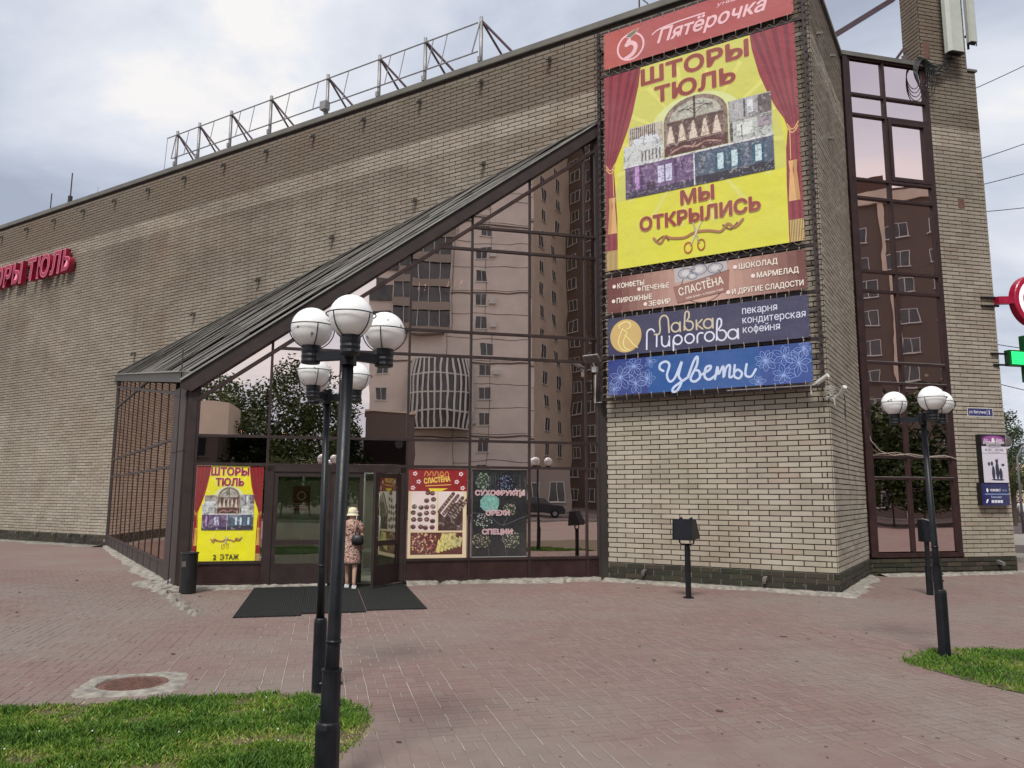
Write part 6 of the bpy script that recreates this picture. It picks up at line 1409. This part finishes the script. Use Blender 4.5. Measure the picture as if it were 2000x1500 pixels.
for k, a in enumerate((-10, -6.5, -3.6, -.8, 2.2, 5.4)):
    p = pol(T0c, a, 37 + (k % 2)); tree((p.x, p.y), 4.4, 2.2, ['first', 'second', 'third', 'fourth', 'fifth', 'sixth'][k] + ' big dark bush from the right in the strip before the brown panel house', 90 + k, 'leaf_dark', 'bushes before the brown panel house', .06, .9, name='tall_bush', leaf=.2)
for k, a in enumerate((-52.5, -50.0, -47.4, -45.0)):
    p = pol(P0, a, 46 + (k % 2)); tree((p.x, p.y), 4.6, 2.7, ['leftmost', 'second', 'third', 'rightmost'][k] + ' broad low bush under the reflected tree line', 110 + k, 'leaf_mid', 'bushes under the reflected tree line', .06, 1.0, name='tall_bush', leaf=.22)
# trees, lamp and house beyond the tower corner (right edge of the view)
for k, (X, d, h, rr) in enumerate(((1978, 62, 7.4, 1.6), (1984, 70, 7.0, 1.8), (1975, 78, 6.0, 2.0))):
    p = at_dist(X, d); tree((p.x, p.y), h, rr, ['nearest slim dark roadside tree beyond the tower corner','middle and widest roadside tree beyond the tower corner','farthest and lowest roadside tree beyond the tower corner'][k], 80 + k, 'leaf_dark', 'slim roadside trees', .14, 1.0, name='roadside_tree', leaf=.11)
# ------------------------------------------------------------------ houses reflected in the glazing
def facade(t, O, X, W, H, wins, depth=12, wall='render_tan', floor_h=3.0, band=None, N_=None):
    """box building from corner O along unit X; wins: list of (x, z, w, h, kind)"""
    Nn = N_; F = lambda a, o, z: O + X * a + Nn * o + UP * z
    m = MB(); m.box(F, 0, W, -depth, 0, 0, H); mk('wall', m, wall, t)
    cache = {}
    for (x, z, w, h, kind) in wins:
        key = (w, h, kind)
        if key not in cache:
            mm = MB(); z3 = Vt((0, 0, 0)); f2 = lambda a, o, zz: X * a + Nn * o + UP * zz
            mm.box(f2, 0, w, .0, .05, 0, .07); mm.box(f2, 0, w, 0, .05, h - .07, h); mm.box(f2, 0, .07, 0, .05, .07, h - .07); mm.box(f2, w - .07, w, 0, .05, .07, h - .07); mm.box(f2, w * .5 - .035, w * .5 + .035, 0, .05, .07, h - .07); mm.box(f2, -.1, w + .1, 0, .16, -.07, -.0)
            a = mesh_of('window', mm); a.materials.append(MATS['white_frame']); mm = MB(); mm.box(f2, .06, w - .06, .005, .02, .06, h - .06); b = mesh_of('pane', mm); b.materials.append(MATS['dark_pane']); cache[key] = (a, b)
        a, b = cache[key]; inv = ROOT[t.name].inverted(); o = bpy.data.objects.new('window', a); o.location = inv @ F(x, 0.002, z); link(o, t)
        pn = bpy.data.objects.new('pane', b); link(pn, o)
    return F
A1 = pol(P0, -42.0, 77); A2 = pol(Vt((-6, -1.2, 0)), -30, 77); A3 = pol(Vt((-5.5, -.6, 0)), -27.2, 90); A4 = pol(Vt((-5.1, -.2, 0)), -24.2, 84)
t = thing('apartment_tower', tuple(A1), 'tall tan apartment tower with a round glazed bay, mirrored in the entrance glass', 'building')
X1 = (A2 - A1).normalized(); N1 = Vt((-X1.y, X1.x, 0)); N1 = N1 if N1.dot(P0 - A1) > 0 else -N1; W1 = (A2 - A1).length
ws = []
for k in range(1, 20):
    ws.append((W1 * .66, 1.0 + 3 * k, 1.5, 1.6, 0))
    if k > 3: ws += [(.8, 1.0 + 3 * k, 1.4, 1.6, 0)]
F = facade(t, A1, X1, W1, 62, ws, 14, 'render_tan', N_=N1)
m = MB()
for z in (8.6, 17.6, 26.6, 35.6): m.box(F, 0, W1, 0, .10, z, z + .18)
mk('string_course', m, 'render_grey', t)
m = MB()
for k in range(1, 20): m.box(F, 9.6, W1, 0, .03, 3 * k - .03, 3 * k + .03)
for a in (9.7, 14.2): m.box(F, a, a + .06, 0, .035, 0, 61)
mk('panel_seams', m, 'render_grey', t, kind='stuff')
m = MB()
for k in range(7, 19): m.box(F, .1, 2.7, .0, .25, 3 * k + .9, 3 * k + 2.8)
mk('loggia_glass', m, 'dark_pane', t, kind='stuff')
# upper balcony stack
m = MB()
for k in range(7, 15): m.box(F, 2.9, 9.4, 0, 1.4, 3 * k + .1, 3 * k + 1.1)
mk('balcony', m, 'tile_pale', t)
m = MB()
for k in range(7, 15):
    for q in range(5): m.box(F, 2.95 + q * 1.3, 4.17 + q * 1.3, .2, 1.3, 3 * k + 1.15, 3 * k + 2.95)
mk('balcony_glass', m, 'dark_pane', t)
m = MB()
for k in range(7, 15):
    for q in range(6): m.box(F, 2.88 + q * 1.3, 2.95 + q * 1.3, .1, 1.38, 3 * k + 1.1, 3 * k + 3.1)
mk('balcony_frame', m, 'white_frame', t)
# big curved glazed bay
c = F(8.3, .6, 0); m = MB(); Rb = 3.9; prof = [(Rb * .90, 9.6), (Rb * .98, 11.4), (Rb, 13.6), (Rb * .98, 15.8), (Rb * .86, 17.8)]
m.lathe(c, prof, 32, ax=(X1, N1, UP)); mk('bay_glass', m, 'dark_pane', t)
m = MB(); 
for i in range(32):
    a = 2 * math.pi * i / 32; m.tube([c + (X1 * math.cos(a) + N1 * math.sin(a)) * (r0 + .08) + UP * z for r0, z in prof], .15, 4)
for r0, z in ((prof[0]), (Rb * .955, 11.5), (Rb * 1.0, 13.6), (Rb * .97, 15.8), prof[4]): m.tube([c + (X1 * math.cos(a) + N1 * math.sin(a)) * (r0 + .05) + UP * z for a in [2 * math.pi * i / 40 for i in range(40)]], .10, 5, closed=True)
mk('bay_frame', m, 'white_frame', t)
for k in range(2, 13):   # air conditioners beside windows
    m = MB(); m.box(F, W1 * .66 + (1.8 if k % 3 else -1.1), W1 * .66 + (2.6 if k % 3 else -.3), 0, .5, 3 * k + 1.2, 3 * k + 1.8)
    if k in (3, 5, 7, 8, 10): mk('air_conditioner', m, 'white_frame', t)
X2 = (A3 - A2).normalized(); N2 = Vt((-X2.y, X2.x, 0)); N2 = N2 if N2.dot(P0 - A2) > 0 else -N2
facade(t, A2 + N2 * -.0, X2, (A3 - A2).length, 62, [(3.2, 1 + 3 * k, 1.6, 1.7, 0) for k in range(1, 19)] + [(8.0, 1 + 3 * k, 1.6, 1.7, 0) for k in range(1, 19)], 6, 'render_orange', N_=N2)
X3_ = (A4 - A3).normalized(); N3 = Vt((-X3_.y, X3_.x, 0)); N3 = N3 if N3.dot(P0 - A3) > 0 else -N3
t = thing('apartment_block', tuple(A3), 'grey brown apartment wing set back beside the tan tower', 'building')
facade(t, A3 - X3_ * 1, X3_, 26, 66, [(1.4 + 3.6 * q, 1 + 3 * k, 1.8, 1.6, 0) for k in range(0, 20) for q in range(7)], 10, 'render_grey', N_=N3)
p = pol(P0, -43.0, 60); X_ = Vt((math.cos(R(48)), math.sin(R(48)), 0)); Nn = Vt((-X_.y, X_.x, 0)); Nn = Nn if Nn.dot(P0 - p) > 0 else -Nn
t = thing('brick_annex', tuple(p), 'low plain brown annex with a flat roof and a round plaque, before the tan tower', 'building')
F = facade(t, p + X_ * .8, X_, 4.6, 9.8, [], 6, 'render_grey', N_=Nn); m = MB(); m.lathe(F(3.4, .05, 6.4), [(.42, 0), (.42, .06)], 20, ax=(X_, UP, Nn)); mk('plaque', m, 'white_frame', t); m = MB(); m.box(F, -.15, 4.75, -6, .15, 9.8, 10.0); mk('parapet', m, 'render_orange', t)
p = pol(P0, -36.6, 62); t = thing('shop_podium', tuple(p), 'single storey pale shop front along the far pavement', 'building')
facade(t, p - X_ * 4, X_, 19, 4.4, [(1 + 2.6 * q, 1.0, 1.7, 2.0, 0) for q in range(7)], 6, 'tile_pale', N_=Nn)
p = pol(P0, -54.6, 48); t = thing('tan_house', tuple(p), 'small tan gable house at the end of the tree line', 'building')
facade(t, p - X_ * 3.4, X_, 2.5, 9.0, [(.5, 1.2, 1.2, 1.5, 0), (.5, 4.4, 1.2, 1.5, 0)], 6, 'render_orange', N_=Nn)
# dark panel house mirrored in the tower strip
p = pol(T0c, -9.0, 64); q = pol(T0c, 16, 68); X_ = (q - p).normalized(); Nn = Vt((-X_.y, X_.x, 0)); Nn = Nn if Nn.dot(T0c - p) > 0 else -Nn; W_ = (q - p).length
t = thing('panel_house', tuple(p), 'eleven storey brown panel house with white window frames, mirrored in the stair tower', 'building')
F = facade(t, p, X_, W_, 33, [(1.2 + 3.4 * a, 1.0 + 3 * k, 1.7, 1.5, 0) for k in range(10) for a in range(int(W_ / 3.4))], 12, 'render_grey', N_=Nn)
m = MB(); m.prism([F(0, .3, 33), F(W_, .3, 33), F(W_, -7, 35.5), F(0, -7, 35.5)], (0, 0, .3)); m.box(F, 1.5, 4.6, -3, -.5, 33.2, 35.2); m.tube([F(1.2, -1.5, 33), F(1.2, -1.5, 40)], .08, 5); mk('roof', m, 'rust', t)
m = MB(); m.box(F, 0, W_, 0, .4, 31.9, 33)
for a in range(0, int(W_ / 6.8)): m.box(F, 4.2 + 6.8 * a, 4.6 + 6.8 * a, 0, .25, 0, 31.9)
mk('cornice', m, 'render_orange', t)
# ------------------------------------------------------------------ cars
def car(loc, yaw, label, paint):
    t = thing('parked_car', (loc[0], loc[1], 0), label, 'car', None, rz=yaw); Mx = ROOT[t.name]; F = lambda a, o, z: Mx @ Vt((a, o, z))
    m = MB(); prof = [(-2.15, .35), (-2.2, .75), (-1.95, .95), (-1.5, 1.02), (-1.0, 1.48), (.55, 1.52), (1.15, 1.02), (2.0, .88), (2.2, .68), (2.15, .32)]
    n = len(prof)
    secs = [(-.86, .93, .0), (-.80, 1.0, .0), (.80, 1.0, 0), (.86, .93, 0)]
    for o_, sc, _ in secs:
        for a, z in prof: tuck = .12 * max(0, (z - .95) / .55); m.v.append(tuple(F(a * (1 if sc == 1.0 else .985), o_ * (1 - tuck), .32 + (z - .32) * (1 if sc == 1.0 else .97))))
    for s_ in range(3):
        for i in range(n): m.f.append((s_ * n + i, s_ * n + (i + 1) % n, (s_ + 1) * n + (i + 1) % n, (s_ + 1) * n + i)); m.c.append(None); m.t.append(.5)
    m.f += [tuple(range(n)), tuple(range(3 * n, 4 * n))]; m.c += [None] * 2; m.t += [.5] * 2; mk('body', m, paint, t)
    m = MB()
    for s_ in (-1, 1): m.prism([F(a, s_ * y, z) for a, z, y in ((-1.38, 1.06, .855), (-.95, 1.40, .82), (.50, 1.44, .82), (1.02, 1.06, .855))], F(0, s_ * .01, 0) - F(0, 0, 0))
    m.prism([F(.60, -.7, 1.49), F(.60, .7, 1.49), F(1.16, .78, 1.06), F(1.16, -.78, 1.06)], F(.02, 0, .02) - F(0, 0, 0)); mk('window', m, 'dark_pane', t)
    for a in (-1.35, 1.35):
        for s_ in (-1, 1):
            m = MB(); m.lathe(F(a, s_ * .80, .33), [(.31, -.10), (.33, -.08), (.33, .08), (.31, .10)], 20, ax=(F(1, 0, 0) - F(0, 0, 0), UP, F(0, 1, 0) - F(0, 0, 0))); w = mk('wheel', m, 'rubber', t)
            m = MB(); m.lathe(F(a, s_ * .90, .33), [(.19, 0), (.17, .02)], 14, ax=(F(1, 0, 0) - F(0, 0, 0), UP, (F(0, 1, 0) - F(0, 0, 0)) * s_)); mk('rim', m, 'galvanised', w)
    m = MB()
    for s_ in (-.6, .6): m.box(F, 2.12, 2.2, s_ - .18, s_ + .18, .62, .76)
    mk('headlight', m, 'white_plastic', t); return t
p = pol(Vt((-5.9, -1, 0)), -29.6, 46); car((p.x, p.y), R(60), 'dark estate car parked across the street, mirrored in the right lower pane', 'car_paint')
p = pol(Vt((-5.9, -1, 0)), -35.5, 47); car((p.x, p.y), R(57), 'second dark car in the row behind the viewer', 'car_paint')
p = at_dist(1996, 78); car((p.x, p.y), R(-20), 'dark blue car far down the street beyond the tower corner', 'car_blue')
p = at_dist(2004, 92); Xh = Vt((.9, .43, 0)).normalized(); t = thing('far_house', tuple(p), 'pinkish house far down the street at the right edge', 'building'); facade(t, p - Xh * .7, Xh, 14, 5.2, [(1 + 2.4 * q, 1 + 2.6 * k, 1.2, 1.4, 0) for q in range(5) for k in range(2)], 8, 'render_orange', N_=Vt((.43, -.9, 0)).normalized())
p = at_dist(1993, 50); t = thing('street_light', tuple(p), 'grey curved street light standing at the far kerb beside the tower corner', 'street lamp')
m = MB(); m.tube([p, p + UP * 4.0, p + Vt((.25, .1, 4.55)), p + Vt((.9, .3, 4.8))], [.07, .05, .04, .035], 8); mk('pole', m, 'galvanised', t, smooth=True); m = MB(); m.bar(p + Vt((.9, .3, 4.8)), p + Vt((1.4, .45, 4.84)), .16, .07); mk('lamp_head', m, 'galvanised', t)
# overhead wires at the right
for k, (z0, s0, a, dz) in enumerate(((12.9, 4.2, 8, 5.2), (10.9, 4.2, 9, 4.6), (10.2, 4.2, 9, 3.9), (9.5, 4.2, 9, 2.6), (5.95, 4.25, 9, .3), (4.95, 4.25, 9, -.5), (3.6, 4.25, 8, -.5), (3.4, 4.25, 9, -.6))):
    q0 = towP(s0, -.1 - .1 * k, z0); q1 = q0 + TD * a + UP * dz; P = [q0.lerp(q1, i / 10) - UP * (.35 * math.sin(math.pi * i / 10)) for i in range(11)]
    m = MB(); m.tube(P, .011, 4); o = mk('overhead_wire', m, 'black_plastic'); o['label'] = ['highest','second highest','third highest','fourth highest','wire just below the round sign, fifth','sixth','seventh','lowest'][k] + ' thin overhead wire running right from the tower corner'; o['category'] = 'wire'; o['group'] = 'overhead wires at the tower corner'
t = thing('wall_speaker', tuple(towP(4.35, -.2, 3.2)), 'small round grey fitting on the far side edge of the tower', 'wall fitting')
m = MB(); m.lathe(towP(4.38, -.15, 3.28), [(.10, -.05), (.14, 0), (.14, .05), (.09, .07)], 14, ax=(TD, UP, TN)); mk('housing', m, 'coping_grey', t); m = MB(); m.box(towP, 4.22, 4.42, -.3, -.2, 2.62, 2.82); mk('bracket', m, 'coping_grey', t)
